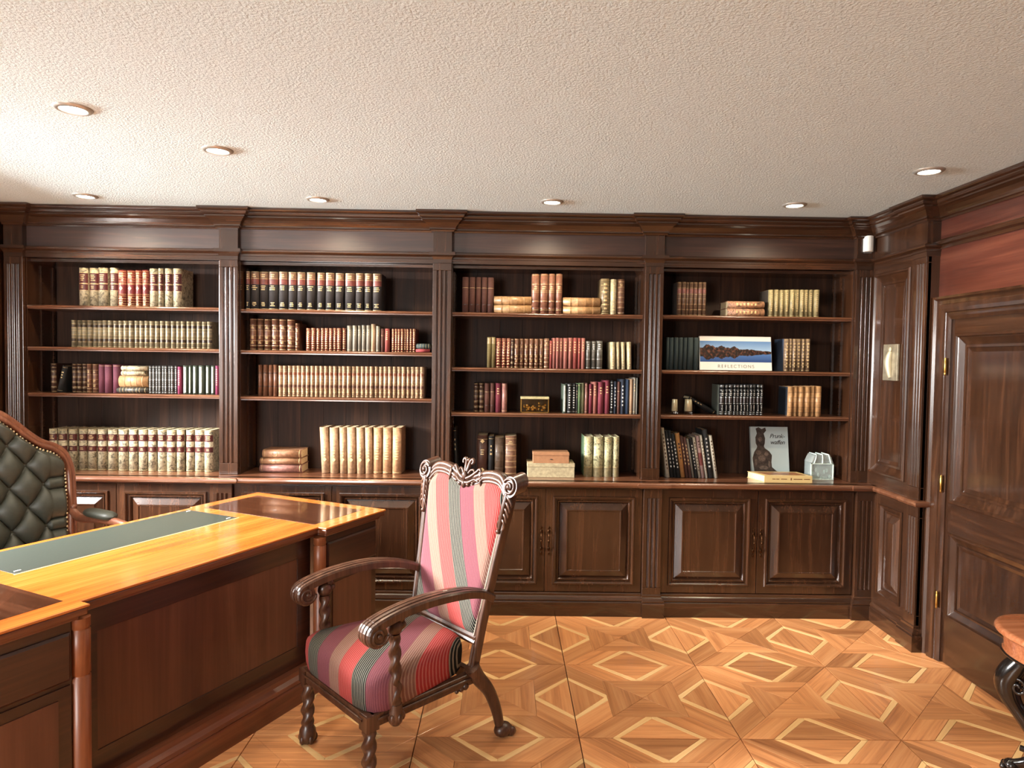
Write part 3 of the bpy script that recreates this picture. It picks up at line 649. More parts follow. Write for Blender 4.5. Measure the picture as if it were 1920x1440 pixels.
    for a,b,cnt,wd in S.get('dkmarks',[]):
        for i in range(cnt):
            z = h*(a+(b-a)*(i+.5)/cnt); ww = wd*random.uniform(.55,1); strip(K, z-h*(b-a)/cnt*.25, z+h*(b-a)/cnt*.25, .0006, -ww, ww*random.uniform(.6,1), 3)
    if K.f: K.build('spine_print', plain('spine_print_brown',(70,46,34),.7) if 'spine_print_brown' not in bpy.data.materials else bpy.data.materials['spine_print_brown'], root, recalc=False)['kind'] = 'stuff'
    return root
SHN = ['top shelf','second shelf','third shelf','ledge']
YS = [4.395, 4.395, 4.395, 4.405]
def even(x0, x1, n): return [(x0+(x1-x0)*i/n, x0+(x1-x0)*(i+1)/n-.3) for i in range(n)]
def row(bay, sh, items, group):
    """items: (desc, style, top_px, [(x0,x1)...], lean_px, depth); px measured in the photograph on the spine plane"""
    z = SZ[bay][sh]; Y = YS[sh]; total = sum(len(i[3]) for i in items); c = 0
    for it in items:
        desc, style, top, xs = it[:4]; lean = it[4] if len(it) > 4 else 0; dep = it[5] if len(it) > 5 else .18
        for n_,(x0,x1) in enumerate(xs):
            yb = {0:575,1:655,2:740,3:885}[sh]
            tp = top if not hasattr(top,'__len__') else top[0]+(top[1]-top[0])*n_/max(1,len(xs)-1)
            A, Bp = at(x0,(tp+yb)/2,Y=Y), at(x1,(tp+yb)/2,Y=Y); H = at((x0+x1)/2,tp,Y=Y).z - z
            t = (Bp.x-A.x)*.985; ln = lean/1264*Y
            th = atan2(ln, H); h = H*cos(th)-abs(sin(th))*t*.5 if th else H
            h *= random.uniform(.992,1.0)
            b = book(style, max(.006,t*(cos(th) if th else 1)), h, min(dep, YB-Y-.012)*random.uniform(.96,1))
            b.location = ((A.x+Bp.x)/2 - ln/2, Y+random.uniform(-.004,.006), z+.0006+abs(sin(th))*t*.5*1.0)
            b.rotation_euler = (0, th, 0)
            tag(b, '%s, %s on %s of %s' % (desc, ordn(c,total), SHN[sh], BAYN[bay]), 'book', group); c += 1
def flat(bay, sh, items, group):
    """books lying flat, spine to the front: (label, style, x0, x1, y_top, y_bottom)"""
    z = SZ[bay][sh]; Y = YS[sh]+.004
    for lab,style,x0,x1,t0,t1 in items:
        A, Bp = at(x0,t1,Y=Y), at(x1,t1,Y=Y); t = at(x0,t0,Y=Y).z-A.z; h = Bp.x-A.x
        b = book(style, t*.985, h, min(.165, YB-Y-.012)); b.rotation_euler = (0, pi/2, 0)
        b.location = (A.x, Y, z+.0006+t/2); z += t
        tag(b, lab, 'book', group)
def c1(L): return [(a/4, b/4) for a,b in L]
def c2(L): return [(420+a/4.3636, 420+b/4.3636) for a,b in L]
def c3(L): return [(820+a/4.5714, 820+b/4.5714) for a,b in L]
def c4(L): return [(1200+a/4.3636, 1200+b/4.3636) for a,b in L]
# bay 1
G = 'books on the top shelf of the far left bay'
row(0,0,[('red-labelled marbled vellum volume','marble2',501.5,c1([(583,650),(655,724),(728,800),(812,875)])),
         ('red volume with gilt diamond','redgilt',506,c1([(877,940),(942,1002),(1005,1055),(1057,1109)])),
         ('red-labelled marbled vellum volume','marble2',503,c1([(1112,1172),(1180,1218),(1225,1283),(1290,1355)]))],G)
row(0,1,[('small olive calf gilt volume','olive',(600,603),even(132,396,27))],'small olive set on the second shelf of the far left bay')
G = 'books on the third shelf of the far left bay'
row(0,2,[('black gilt-banded volume','dkgilt',681,c1([(372,412)])),('black tilted volume','dark',683,c1([(440,480)]),12),
         ('dark gilt-banded volume','dkgilt',681.5,c1([(535,569),(571,604),(606,642)])),('brown gilt-banded volume','brngilt',682,c1([(645,679),(681,722)])),
         ('smooth plum volume','plum',683.5,c1([(725,773),(776,830),(833,886)])),
         ('slim black-and-silver volume','white_blk',686,even(278,331.5,9)),('slim magenta volume','magenta',687.5,c1([(1330,1357)])),
         ('green and white volume','grn_wht',685.5,c1([(1361,1408),(1411,1436),(1439,1480),(1483,1531),(1534,1571),(1574,1608)])),('slim magenta volume','magenta',686,c1([(1611,1637)]))],G)
flat(0,2,[('dark book at the bottom of four lying flat, third shelf, far left bay','darkfl',218,277.4,726,737.5),('thick tan banded book lying second from bottom, third shelf, far left bay','tanband',222,277,704,725.5),
          ('thin pale book lying second from top of four, far left bay','palefl',226.5,272,694.5,703.5),('pale marbled book topmost of four lying flat, far left bay','palefl',226.5,276,684.5,694)],G)
row(0,3,[('large red-labelled vellum volume','marble3',(804,806.5),c1([(355,415),(420,490),(500,565),(575,640),(645,712),(718,788),(797,868),(878,950),(957,1022),(1028,1095),(1100,1163),(1170,1237),(1243,1310),(1318,1375),(1383,1445),(1450,1520),(1525,1592)]),0,.2)],'large vellum set on the ledge of the far left bay')
# bay 2
row(1,0,[('dark encyclopedia volume with gilt crest','encyc',(508,512.5),c2([(172,206),(210,280),(283,355),(358,436),(443,515),(520,588),(592,660),(667,740),(755,818),(823,897),(903,975),(982,1068),(1073,1140),(1143,1208),(1210,1285)]))],'encyclopedia set on the top shelf of the second bay')
G = 'books on the second shelf of the second bay'
row(1,1,[('brown gilt-banded volume','brngilt',(597,598.5),c2([(203,258),(262,316),(320,376),(380,442),(445,504),(508,573)])),('short dark gilt volume','brngilt',606,c2([(580,613)])),
         ('small russet gilt volume','redgilt2',615,c2([(667,706),(711,746),(750,783),(786,818),(821,853),(856,888),(890,918),(921,958),(962,995)])),
         ('grey cloth volume','grey',(610.5,609.5),c2([(1002,1045),(1050,1087),(1092,1118),(1122,1157),(1160,1197)])),('tan volume','tanc',607.5,c2([(1200,1240)])),('grey spine volume','grey',611,c2([(1243,1273)])),
         ('brown cloth volume','brndull',616.5,c2([(1280,1308)])),('rose cloth volume','rose',616,c2([(1312,1354)])),('slim red-and-cream volume','redgilt2',616.5,c2([(1368,1395),(1397,1418),(1420,1442),(1445,1469),(1471,1490),(1492,1512),(1514,1540),(1542,1566)]))],G)
flat(1,1,[('red cloth book lying flat under the teal one, second bay','redcl',779.5,806,652.3,659.2),('teal cloth book lying flat on the red one, second bay','teal',780.5,806,642,651.8)],G)
row(1,2,[('plain brown calf volume','brnset',684,c2([(275,308),(311,353),(356,395),(398,434)])),('small tan calf volume','tanset',(685.5,688),even(520.5,795,32))],'long tan set on the third shelf of the second bay')
G = 'books on the ledge of the second bay'
flat(1,3,[('pinkish old book at the bottom of three lying flat, second bay','pinkish',486.5,565.5,867,882),('light tan book in the middle of three lying flat, second bay','tanflat',487,564.5,854,866.3),('brown book with gilt rings topmost of three lying flat, second bay','tanflat',491.5,564.5,838,853.5)],G)
row(1,3,[('tall mottled vellum volume','vellum',(801,801.5),c2([(783,853)]),-4.5,.2),('tall mottled vellum volume','vellum',801.5,c2([(861,932),(937,1000),(1004,1075),(1080,1145),(1149,1212)]),-2,.2),('tall smooth vellum volume','vellum2',801.8,c2([(1215,1289),(1294,1369),(1375,1450)]),0,.2)],G)
# bay 3
G = 'books on the top shelf of the third bay'
row(2,0,[('dull red-brown volume','brndull',(519,520),c3([(212,268),(271,325),(328,375),(378,426),(428,482)])),('tall banded brown volume','bandbrn',513,c3([(810,876),(880,950),(953,1010),(1015,1073)])),
         ('olive gilt volume','olivegilt',522,c3([(1405,1482)])),('slim pale olive volume','creamgilt',523.5,c3([(1485,1541)])),('brown calf volume','ribbed',523.5,c3([(1545,1610)]))],G)
for k_ in (0,1): flat(2,0,[('tan banded book lying flat, lower left pair, top shelf, third bay','tanband',926,996.6,569.5,586),('tan banded book lying flat, upper left pair, top shelf, third bay','tanband',926,996.6,553,569),
          ('tan banded book lying flat, lower right pair, top shelf, third bay','tanband',1055.6,1126,571.5,587),('tan banded book lying flat, upper right pair, top shelf, third bay','tanband',1055.6,1126,554.5,571)][k_*2:k_*2+2],G)
G = 'books on the second shelf of the third bay'
row(2,1,[('olive volume with pale label','palelab',632,c3([(427,460),(462,497)])),('russet gilt volume','redgilt2',634,c3([(500,548),(552,590),(593,629)])),('slim dark gilt volume','dkgilt',635,c3([(632,656)])),
         ('brown gilt-banded volume','brngilt',635,c3([(660,700),(703,741),(745,785),(790,826),(830,869),(873,911)])),('tan calf volume','ribbed',634.5,c3([(915,960)])),('short red volume','rose',639,c3([(962,985)])),
         ('rose cloth volume','pink',633.5,c3([(988,1015),(1018,1045),(1048,1076),(1080,1121),(1125,1157)])),('red cloth volume','rose',633.5,c3([(1160,1203),(1206,1231)])),('pink spine volume','pink',634,c3([(1237,1268)])),
         ('dark grey volume','greydk',(639.5,639),c3([(1275,1316),(1323,1363),(1366,1420)])),('cream gilt volume','creamgilt',641,c3([(1485,1531),(1540,1567),(1580,1614),(1630,1668)]),-2)],G)
G = 'books on the third shelf of the third bay'
row(2,2,[('red-brown gilt volume','dkgilt',718,c3([(312,353),(357,398)])),('brown cloth volume','brndull',718.5,c3([(401,450),(453,491)])),('dark red volume','crims',718.5,c3([(495,549)])),('pale pinkish volume','pinkish',719,c3([(553,600)])),
         ('cream-and-black volume','grn_wht',720,c3([(1078,1113)])),('black white-lettered volume','darkwht',719.5,c3([(1117,1153),(1156,1190)])),('slim dark volume','dark',720,c3([(1192,1203)])),('green cloth volume','green',719.5,c3([(1205,1231)])),('olive cloth volume','olivec',718.5,c3([(1233,1262)])),
         ('dusty pink volume','pinkish',719,c3([(1265,1292)])),('dark crimson volume','crims',720,c3([(1299,1333)])),('rose cloth volume','pink',716.5,c3([(1336,1373)])),('wide crimson volume','crims',716,c3([(1376,1431)])),('tall crimson volume','crims',713.5,c3([(1435,1482)])),
         ('black-and-white volume','darkwht',714,c3([(1485,1511)])),('navy cloth volume','navy',715,c3([(1514,1541)])),('brown cloth volume','brndull',715.5,c3([(1544,1571)])),('tall navy volume','navy',711,c3([(1574,1608)])),('blue cloth volume','blue',711.5,c3([(1612,1646)])),
         ('tan cloth volume','tanc',710.5,c3([(1649,1681)])),('grey-tan volume','grey',707.5,c3([(1683,1703)])),('pale grey volume','palegrey',708.5,c3([(1705,1718)]))],G)
G = 'books on the ledge of the third bay'
row(2,3,[('black leaning volume','dark',802,c3([(142,166)]),-4,.2),('dark brown volume','brnplain',816,c3([(340,431)]),0,.2),('black volume','dark',818.5,c3([(436,485)]),0,.2),('worn calf volume','oldcalf',820,c3([(489,573)]),0,.2),('ribbed brown calf volume','ribbed',817,c3([(578,678)]),0,.2),
         ('cream volume with green ornament','greenorn',(819,819.5),c3([(1262,1338),(1340,1425),(1427,1500),(1503,1562)]),0,.2)],G)
# bay 4
G = 'books on the top shelf of the far right bay'
row(3,0,[('brown volume with pale label','brnlab',528.5,c4([(308,341),(345,378),(380,404),(406,439),(441,475),(478,510),(513,545)])),
         ('olive-cream ornamented volume','olvorn',543,c4([(1062,1100),(1104,1142),(1147,1184),(1187,1229),(1233,1270),(1274,1310),(1314,1347),(1350,1383),(1386,1423),(1427,1478)]))],G)
flat(3,0,[('tan ornamented book lying flat, lower of two, top shelf, far right bay','tanorn',1364,1433.7,576,591.5),('tan ornamented book lying flat, upper of two, top shelf, far right bay','tanorn',1365,1433.7,562,575.5)],G)
G = 'books on the second shelf of the far right bay'
row(3,1,[('dark petrol cloth volume','petrol',632.5,c4([(220,243),(246,281),(285,319),(322,357),(360,389),(393,443),(446,486)])),('brown-and-white gilt volume','brownwht',635,c4([(1188,1223),(1226,1250),(1253,1281),(1285,1325),(1328,1356),(1362,1403)]))],G)
G = 'books on the third shelf of the far right bay'
row(3,2,[('black silver-tooled volume','blksilver',721,c4([(658,696),(700,722),(725,765),(768,787),(790,819),(823,846),(850,871),(875,898),(902,921),(925,951),(959,986),(989,1012)])),('tan calf lined volume','tanlines',(725,724.5),c4([(1222,1258),(1261,1297),(1300,1350),(1353,1403),(1406,1438),(1441,1495)]))],G)
G = 'books on the ledge of the far right bay'
row(3,3,[('white paperback','wht_pb',800,c4([(190,222)]),-14,.18),('black paperback','blk_pb',805,c4([(229,254),(257,278)]),-14,.18),('black white-lettered paperback','blk_pb',811,c4([(281,309)]),-14,.18),('orange paperback','orange_pb',810,c4([(313,351)]),-14,.18),
         ('brown paperback','brown_pb',816,c4([(355,378)]),-14,.18),('dark brown paperback','brown_pb',818,c4([(380,402)]),-14,.18),('grey paperback','greycov',820,c4([(404,424)]),-14,.18),('black-and-white paperback','blk_pb',819,c4([(427,452)]),-14,.18),('cream paperback','wht_pb',818,c4([(455,478)]),-14,.18),
         ('pinkish paperback','pink_pb',815,c4([(481,512)]),-14,.18),('slim cream paperback','wht_pb',814,c4([(514,532)]),-14,.18),('tall black paperback','blk_pb',803,c4([(535,577)]),-14,.18),('slim white paperback','wht_pb',814,c4([(588,614)]),-14,.18)],G)

# single leaning book by the tumblers
lb = book('dark', .022, .205, .15); z = SZ[3][2]
pA = at(1347,776,Y=4.44); lb.location = (pA.x-.016, 4.45, z+.0105); lb.rotation_euler = (0, radians(-61), 0)
tag(lb, 'black book slumped diagonally between tumbler and black set, far right bay', 'book', 'books on the third shelf of the far right bay')

# ------------------------------------------------------------------ face-out books, boxes, glass
def facebook(x0,x1,y0,y1,Y,z,tilt,col,label,name='book'):
    A, Bp = at(x0,y1,Y=Y), at(x1,y1,Y=Y); W = Bp.x-A.x; H = (at((x0+x1)/2,y0,Y=Y).z-z)/cos(tilt)
    r = tag(MB().box(-W/2,W/2,0,.003,0,H).box(-W/2,W/2,.019,.022,0,H).box(-W/2,-W/2+.003,.003,.019,0,H).build(name, plain('cover_'+label[:8],col,.25,coat=.4)), label, 'book')
    MB().box(-W/2+.003,W/2-.004,.003,.019,.004,H-.004).build('page_block', PAGES, r)
    r.location = ((A.x+Bp.x)/2, Y, z+.0006+.022*sin(tilt)); r.rotation_euler = (-tilt,0,0)
    return r, W, H
def text(body, size, loc, mat, parent, name='title', shear=0, align='CENTER', space=1.):
    c = bpy.data.curves.new(name,'FONT'); c.body = body; c.size = size; c.align_x = align; c.extrude = .0003; c.shear = shear; c.space_character = space
    c.materials.append(mat); o = bpy.data.objects.new(name, c); COL.objects.link(o)
    bpy.context.view_layer.update(); me = bpy.data.meshes.new_from_object(o.evaluated_get(bpy.context.evaluated_depsgraph_get()))
    bpy.data.objects.remove(o); o = bpy.data.objects.new(name, me); COL.objects.link(o); o['kind'] = 'stuff'
    o.parent = parent; o.location = loc; o.rotation_euler = (pi/2,0,0); return o
def landscape_mat(W, H):
    m, n, l, b = base_mat('cover_landscape', .25, .3)
    t = n.new('ShaderNodeTexCoord'); sp = n.new('ShaderNodeSeparateXYZ'); l.new(t.outputs['Object'], sp.inputs[0])
    def M(op,a,c=None):
        k = n.new('ShaderNodeMath'); k.operation = op
        for i,v in enumerate((a,c)):
            if isinstance(v,(int,float)): k.inputs[i].default_value = v
            elif v is not None: l.new(v,k.inputs[i])
        return k.outputs[0]
    v = M('DIVIDE', M('SUBTRACT', sp.outputs[2], H*.24), H*.62)     # 0..1 over the picture
    d = M('ABSOLUTE', M('SUBTRACT', v, .46))                        # mirrored about the shoreline
    no = n.new('ShaderNodeTexNoise'); no.noise_dimensions = '2D'; no.inputs['Scale'].default_value = 16; no.inputs['Detail'].default_value = 5
    cb = n.new('ShaderNodeCombineXYZ'); l.new(sp.outputs[0], cb.inputs[0]); l.new(M('MULTIPLY',d,.05), cb.inputs[1]); l.new(cb.outputs[0], no.inputs['Vector'])
    taper = M('ADD', M('MULTIPLY', sp.outputs[0], -.35/W), .22)
    hill = M('LESS_THAN', d, M('MULTIPLY', taper, M('MULTIPLY', no.outputs[0], 1.9)))
    n3 = n.new('ShaderNodeTexNoise'); n3.inputs['Scale'].default_value = 60; l.new(t.outputs['Object'], n3.inputs['Vector'])
    hc = ramp(n, [(.38,lin((20,15,12))),(.56,lin((58,36,28))),(.72,lin((108,68,50)))]); l.new(n3.outputs[0], hc.inputs[0])
    sk = ramp(n, [(0,lin((34,60,112))),(.4,lin((70,104,150))),(.47,lin((150,170,190))),(.6,lin((132,160,190))),(1,lin((84,120,164)))]); l.new(v, sk.inputs[0])
    mx = n.new('ShaderNodeMix'); mx.data_type = 'RGBA'; l.new(hill, mx.inputs[0]); l.new(sk.outputs[0], mx.inputs[6]); l.new(hc.outputs[0], mx.inputs[7]); l.new(mx.outputs[2], b.inputs['Base Color'])
    return m
INK = plain('print_ink', (120,118,112), .5); INKD = plain('print_dark', (46,42,40), .5)
z = SZ[3][1]
r, W, H = facebook(1312.7,1447.5,631.7,694.5,4.385,z,radians(9),(214,210,200),'landscape picture book titled REFLECTIONS standing face-out, far right bay')
MB().box(-W/2+.001,W/2-.001,-.0004,0,H*.24,H*.86).build('cover_picture', landscape_mat(W,H), r)
text('REFLECTIONS', H*.135, (0,-.0006,H*.07), INK, r, 'cover_title', 0, 'CENTER', 1.35)
z = CT
r, W, H = facebook(1410.5,1481,803,880,4.50,z,radians(10),(176,190,190),'pale blue book titled Prunkwaffen with dark armour figure, face-out, far right bay')
text('Prunk-', H*.124, (W*.0,-.0006,H*.77), INKD, r, 'cover_title', .35, 'LEFT', .92); text('waffen', H*.124, (W*.01,-.0006,H*.645), INKD, r, 'cover_title', .35, 'LEFT', .92)
ARM = plain('cover_print_armour', (62,52,46), .4, mott=.5, scale=60)
fz = MB()
out = [(-.42,.0),(-.45,.2),(-.47,.36),(-.42,.48),(-.35,.56),(-.335,.6),(-.37,.66),(-.375,.78),(-.33,.86),(-.36,.96),(-.28,.99),(-.2,.95),(-.1,.985),(-.08,.92),(-.15,.86),(-.115,.76),(-.13,.66),(-.155,.6),(-.13,.56),(-.02,.5),(.05,.42),(.03,.28),(.04,.18),(.16,.1),(.34,.06),(.36,.0)]
fz.prism([(a*W,b*H) for a,b in out][::-1], 0, .0004, lambda a,b,h: (a,-h,b))
fz.build('cover_picture', ARM, r); STEEL = plain('cover_print_steel',(98,84,74),.35,mott=.45,scale=90)
for cx_,cz_,rx_,rz_ in [(-.25,.74,.055,.05),(-.30,.47,.07,.045),(-.10,.44,.06,.04),(-.22,.36,.10,.07),(-.38,.28,.03,.07),(-.03,.24,.03,.07),(-.18,.17,.12,.04),(.1,.055,.1,.02)]:
    MB().prism([(cx_*W+rx_*W*cos(q*pi/6), cz_*H+rz_*H*sin(q*pi/6)) for q in range(12)][::-1], .0004, .0006, lambda a,b,h: (a,-h,b)).build('cover_highlight', STEEL, r)
# cream box-set lying in front
A = at(1433.2,899,Y=4.29); A2 = at(1523,899,Y=4.29)
bx = thing('book', ((A.x+A2.x)/2, 4.37, CT), 'cream picture book lying flat in front of the pale blue book', 'book', rz=radians(0)); W = A2.x-A.x; Hb = .042; CRB = plain('cream_cover',(206,178,122),.4,coat=.2)
bx.location.y = 4.375; y0, y1 = -.085, .085
MB().prism([(-W/2,y0),(W/2,y0),(W/2-.03,y1),(-W/2-.05,y1)],0,.003).prism([(-W/2,y0),(W/2,y0),(W/2-.03,y1),(-W/2-.05,y1)],Hb-.003,Hb).prism([(-W/2,y0),(W/2,y0),(W/2,y0+.003),(-W/2,y0+.003)],.003,Hb-.003).build('cover', CRB, bx)
MB().prism([(-W/2+.002,y0+.003),(W/2-.003,y0+.003),(W/2-.032,y1-.003),(-W/2-.046,y1-.003)],.003,Hb-.003).build('page_block', PAGES, bx)
MB().prism([(-W/2+.03,y0+.03),(W/2-.03,y0+.03),(W/2-.06,y1-.03),(-W/2-.01,y1-.03)],Hb,Hb+.0004).build('cover_picture', plain('cover_print_brown',(136,92,62),.35,mott=.5,scale=25), bx)
k = MB(); BR = plain('brown_print',(112,66,34),.6)
for xx in (-.3,-.22,-.12,-.06,.14,.2,.26,.36,.42):
    k.box(W*xx-.010,W*xx+.010,y0-.0004,y0,.018,.023)
k.ball((W*.06,y0,.021),.006,8,4,(.8,.05,1.5)); k.build('spine_print', BR, bx)
# two storage boxes on the third bay's ledge
Y = 4.36
def cbox(x0,x1,y0,y1,zb,dep,mat,label,group=None):
    A, Bp = at(x0,y1,Y=Y), at(x1,y1,Y=Y); W = Bp.x-A.x; H = at(x0,y0,Y=Y).z-at(x0,y1,Y=Y).z
    o = thing('storage_box', ((A.x+Bp.x)/2, Y+dep/2, zb), label, 'box', group)
    MB().box(-W/2+.002,W/2-.002,-dep/2+.002,dep/2-.002,0,H*.72).build('body', mat, o, None, .001)
    MB().box(-W/2,W/2,-dep/2,dep/2,H*.72+.0008,H).build('lid', mat, o, None, .0015)
    return o, W, H, dep
o, W, H, dp = cbox(988.5,1077.5,866,892.5,CT+.0005,.19,plain('box_cream_marble',(170,156,124),.6,mott=.25,scale=50),'larger cream mottled box underneath the smaller tan box on the ledge')
o2, W, H2, dp = cbox(999,1067.5,846.2,865.8,CT+H+.001,.15,plain('box_tan',(160,114,80),.55,mott=.12,scale=40),'smaller tan box with keyhole on top of the cream box')
k = MB().ball((0,-dp/2-.0005,H2*.38),.0035,8,5,(1,.4,1.2)).ball((-.006,-dp/2-.0005,H2*.38),.003,8,5,(1.3,.3,.7)).ball((.006,-dp/2-.0005,H2*.38),.003,8,5,(1.3,.3,.7)); k.build('keyhole_plate', INKD, o2)
# glass caskets
def casket(x0,x1,y0,y1,Y,z,dep,roof,label,tint):
    A, Bp = at(x0,y1,Y=Y), at(x1,y1,Y=Y); W = Bp.x-A.x; H = at((x0+x1)/2,y0,Y=Y).z-z
    o = thing('glass_casket', ((A.x+Bp.x)/2, Y+dep/2, z+.0006), label, 'casket'); hw, hd = W/2, dep/2; hb = H*(.66 if roof else .84)
    GL = glass_mat('casket_glass_'+label[:5], tint, .06)
    if roof: b_ = GL.node_tree.nodes['Principled BSDF']; b_.inputs['Transmission Weight'].default_value = .8; b_.inputs['Roughness'].default_value = .12
    for nm,b in [('pane',(-hw,hw,-hd,-hd+.003,.004,hb)),('pane',(-hw,hw,hd-.003,hd,.004,hb)),('pane',(-hw,-hw+.003,-hd+.003,hd-.003,.004,hb)),('pane',(hw-.003,hw,-hd+.003,hd-.003,.004,hb))]: MB().box(*b).build(nm, GL, o)
    return o, hw, hd, hb, H, GL
o, hw, hd, hb, H, GL = casket(977,1028,744,777,4.40,SZ[2][2],.08,False,'glass and brass casket with gilt pieces inside, third shelf of third bay',(1,.95,.8))
fr = MB()
for x in (-hw,hw):
    for y in (-hd,hd): fr.box(x-.003,x+.003,y-.003,y+.003,0,hb)
fr.box(-hw-.003,hw+.003,-hd-.003,hd+.003,0,.004); fr.build('brass_frame', BRASS, o)
MB().box(-hw-.004,hw+.004,-hd-.004,hd+.004,hb+.0005,H).build('lid', plain('casket_lid',(196,186,140),.3,.4,mott=.2,scale=60), o, None, .002)
g = MB()
for i in range(26): g.ball((random.uniform(-hw+.018,hw-.018),random.uniform(-hd+.018,hd-.018),random.uniform(.012,hb*.7)),.009,7,5,(random.uniform(.7,1.4),1,random.uniform(.7,1.2)))
g.build('gilt_contents', BRASS, o)
o, hw, hd, hb, H, GL = casket(1520.5,1561.5,853,894,4.40,CT,.10,True,'house-shaped clear glass casket right of the pale blue book',(.88,.98,.96))
rf = MB(); prf = [(-hw-.004,hb),(hw+.004,hb),(hw*.7,H),(-hw*.7,H)]
rf.prism(prf,-hd-.003,hd+.003,lambda a,b,h: (a,h,b)).build('roof', GL, o, None, .004)
CL = plain('casket_frost',(206,222,214),.35,coat=.2,mott=.2,scale=70)
rb = MB()
for x in (-hw*.62,0,hw*.62): rb.tube([(x*1.25,-hd-.005,hb),(x,-hd-.006,hb+(H-hb)*.6),(x*.9,-hd,H+.001),(x*.9,hd,H+.001)],.0035,6)
rb.build('roof_rib', CL, o)
MB().box(-hw-.003,hw+.003,-hd-.004,hd+.003,0,.006).box(-hw-.003,hw+.003,-hd-.004,-hd,hb-.006,hb).box(-hw-.003,-hw+.004,-hd-.004,-hd+.003,.006,hb).box(hw-.004,hw+.003,-hd-.004,-hd+.003,.006,hb).build('frame', CL, o)
rl = MB()
for i in range(7): rl.ball((-hw*.75+hw*1.5*i/6,-hd+.012,hb*(.35+.25*sin(i*1.7))),.008,7,5,(1,.6,1.8))
rl.build('contents', CL, o)
# tumblers
for i,(x0,x1) in enumerate([(1260,1272),(1284.5,1300)]):
    Y = 4.41; z = SZ[3][2]; A, Bp = at(x0,780,Y=Y), at(x1,780,Y=Y); r_ = (Bp.x-A.x)/2; h = at(x0,749,Y=Y).z-z
    o = tag(MB().lathe([(r_*.9,0),(r_,.004),(r_*.97,h*.2),(r_*.9,h*.2),(.001,h*.2)],k=24).build('tumbler', glass_mat('tumbler_glass',(1,.98,.92),.05) if i == 0 else bpy.data.materials['tumbler_glass']), ['smaller pale tumbler at the left on the third shelf, far right bay','larger pale tumbler right of the smaller one, far right bay'][i], 'glass', 'tumblers on the third shelf')
    o.location = ((A.x+Bp.x)/2, Y+r_, z+.0006)
    MB().lathe([(r_*.9,h*.205),(r_*.97,h*.21),(r_*.84,h*.985),(r_*.82,h),(r_*.78,h*.99),(r_*.82,h*.3),(.001,h*.28)],k=24).build('cup', plain('cup_cream',(206,196,160),.28,.35,coat=.3) if i == 0 else bpy.data.materials['cup_cream'], o)

# ------------------------------------------------------------------ desk
DA = radians(26.5)
DK = thing('desk', (-.634, 3.647, 0), 'large orange-brown pedestal desk with leather writing inset at the left', 'desk', rz=pi/2-DA)
DH = .80; DW = .95; DL = 2.085; PR, PL_ = -.475, -1.61; RC = .05
def dtop(z0,z1,g=0):
    return [(-DL-g,-g),(PL_+g,-g),(PL_+g,RC-g),(PR-g,RC-g),(PR-g,-g),(g,-g),(g,DW+g),(PR-g,DW+g),(PR-g,DW-.02+g),(PL_+g,DW-.02+g),(PL_+g,DW+g),(-DL-g,DW+g)]
MB().prism(dtop(0,0),DH-.009,DH).build('table_top', D_TOP, DK, None, .003, 2)
MB().prism(dtop(0,0,-.004),DH-.034,DH-.0095).build('edge_moulding', D_EDGE, DK, None, .006, 2)  # edge slab below the top, its shade carried by the darker wood
MB().prism(dtop(0,0,-.022),DH-.05,DH-.031).build('top_moulding', D_MID, DK, None, .006, 2)
bw = .075
for a0,a1 in [(PR+.028,-bw),(-DL+bw,PL_-.028)]:
    MB().box(a0,a1,.10,DW-.075,DH,DH+.0006).build('veneer_panel', D_INL, DK)
MB().box(PL_+.055,PR-.05,.535,DW-.055,DH,DH+.0008).build('leather_inset', DLEATH, DK)
LINE = plain('desk_inlay_line',(226,176,124),.35)
MB().box(PL_+.05,PR-.045,.527,.534,DH,DH+.0007).build('inlay_line', LINE, DK)
for x,y in [(PR-.075,DW-.085),(PR-.085,.56),(PL_+.08,.565)]:
    MB().box(x-.012,x+.012,y-.004,y+.004,DH+.0008,DH+.003).build('corner_clip', WHITE, DK, None, .001)
fF = lambda yy: (lambda a,b,h: (a, yy-h, b))
for s,(a0,a1) in enumerate([(PR,0),(-DL,PL_)]):
    g = .035; a0 += (.035 if s == 0 else g); a1 -= (g if s == 0 else .035)
    P = MB().box(a0,a1,.04,DW-.035,.02,DH-.05).build('pedestal', D_DARK, DK, None, .004)
    fn = fF(.04)
    MB().nest(fn, [(a0+.01,a1-.01,.556,.714,0),(a0+.01,a1-.01,.556,.714,.006),(a0+.018,a1-.018,.564,.706,.012),(a0+.022,a1-.022,.568,.702,.012)]).build('upper_panel', D_DARK, P)
    MB().nest(fn, [(a0+.01,a1-.01,.16,.54,0),(a0+.01,a1-.01,.16,.54,.006),(a0+.05,a1-.05,.20,.505,.006),(a0+.051,a1-.051,.201,.504,.002)]).build('panel_frame', D_DARK, P)
    MB().box(a0+.051,a1-.051,.03,.039,.201,.504).build('lower_panel', D_PAN, P)
    # end panel on the outer side
    xo, sg = (a1,1) if s == 0 else (a0,-1); fe = lambda a,b,h: (xo+sg*h, a, b)
    MB().nest(fe, [(.07,DW-.06,.17,.72,0),(.07,DW-.06,.17,.72,.008),(.12,DW-.11,.22,.67,.008),(.121,DW-.111,.221,.669,.003)]).build('end_panel', D_MID, P)
    for q in range(3):
        z0 = .17+q*.18; dr = MB().box(a0+.02,a1-.02,DW-.036,DW-.02,z0,z0+.17).build('drawer', D_MID, P, None, .003)
    cx = (PR+.006) if s == 0 else (PL_-.006)
    MB().lathe([(.03,.12),(.03,.553),(.027,.555),(.027,.561),(.03,.563),(.03,.708),(.027,.710),(.027,.716),(.03,.718),(.03,DH-.05)],(cx,.045,0),24).build('corner_column', D_COL, P)
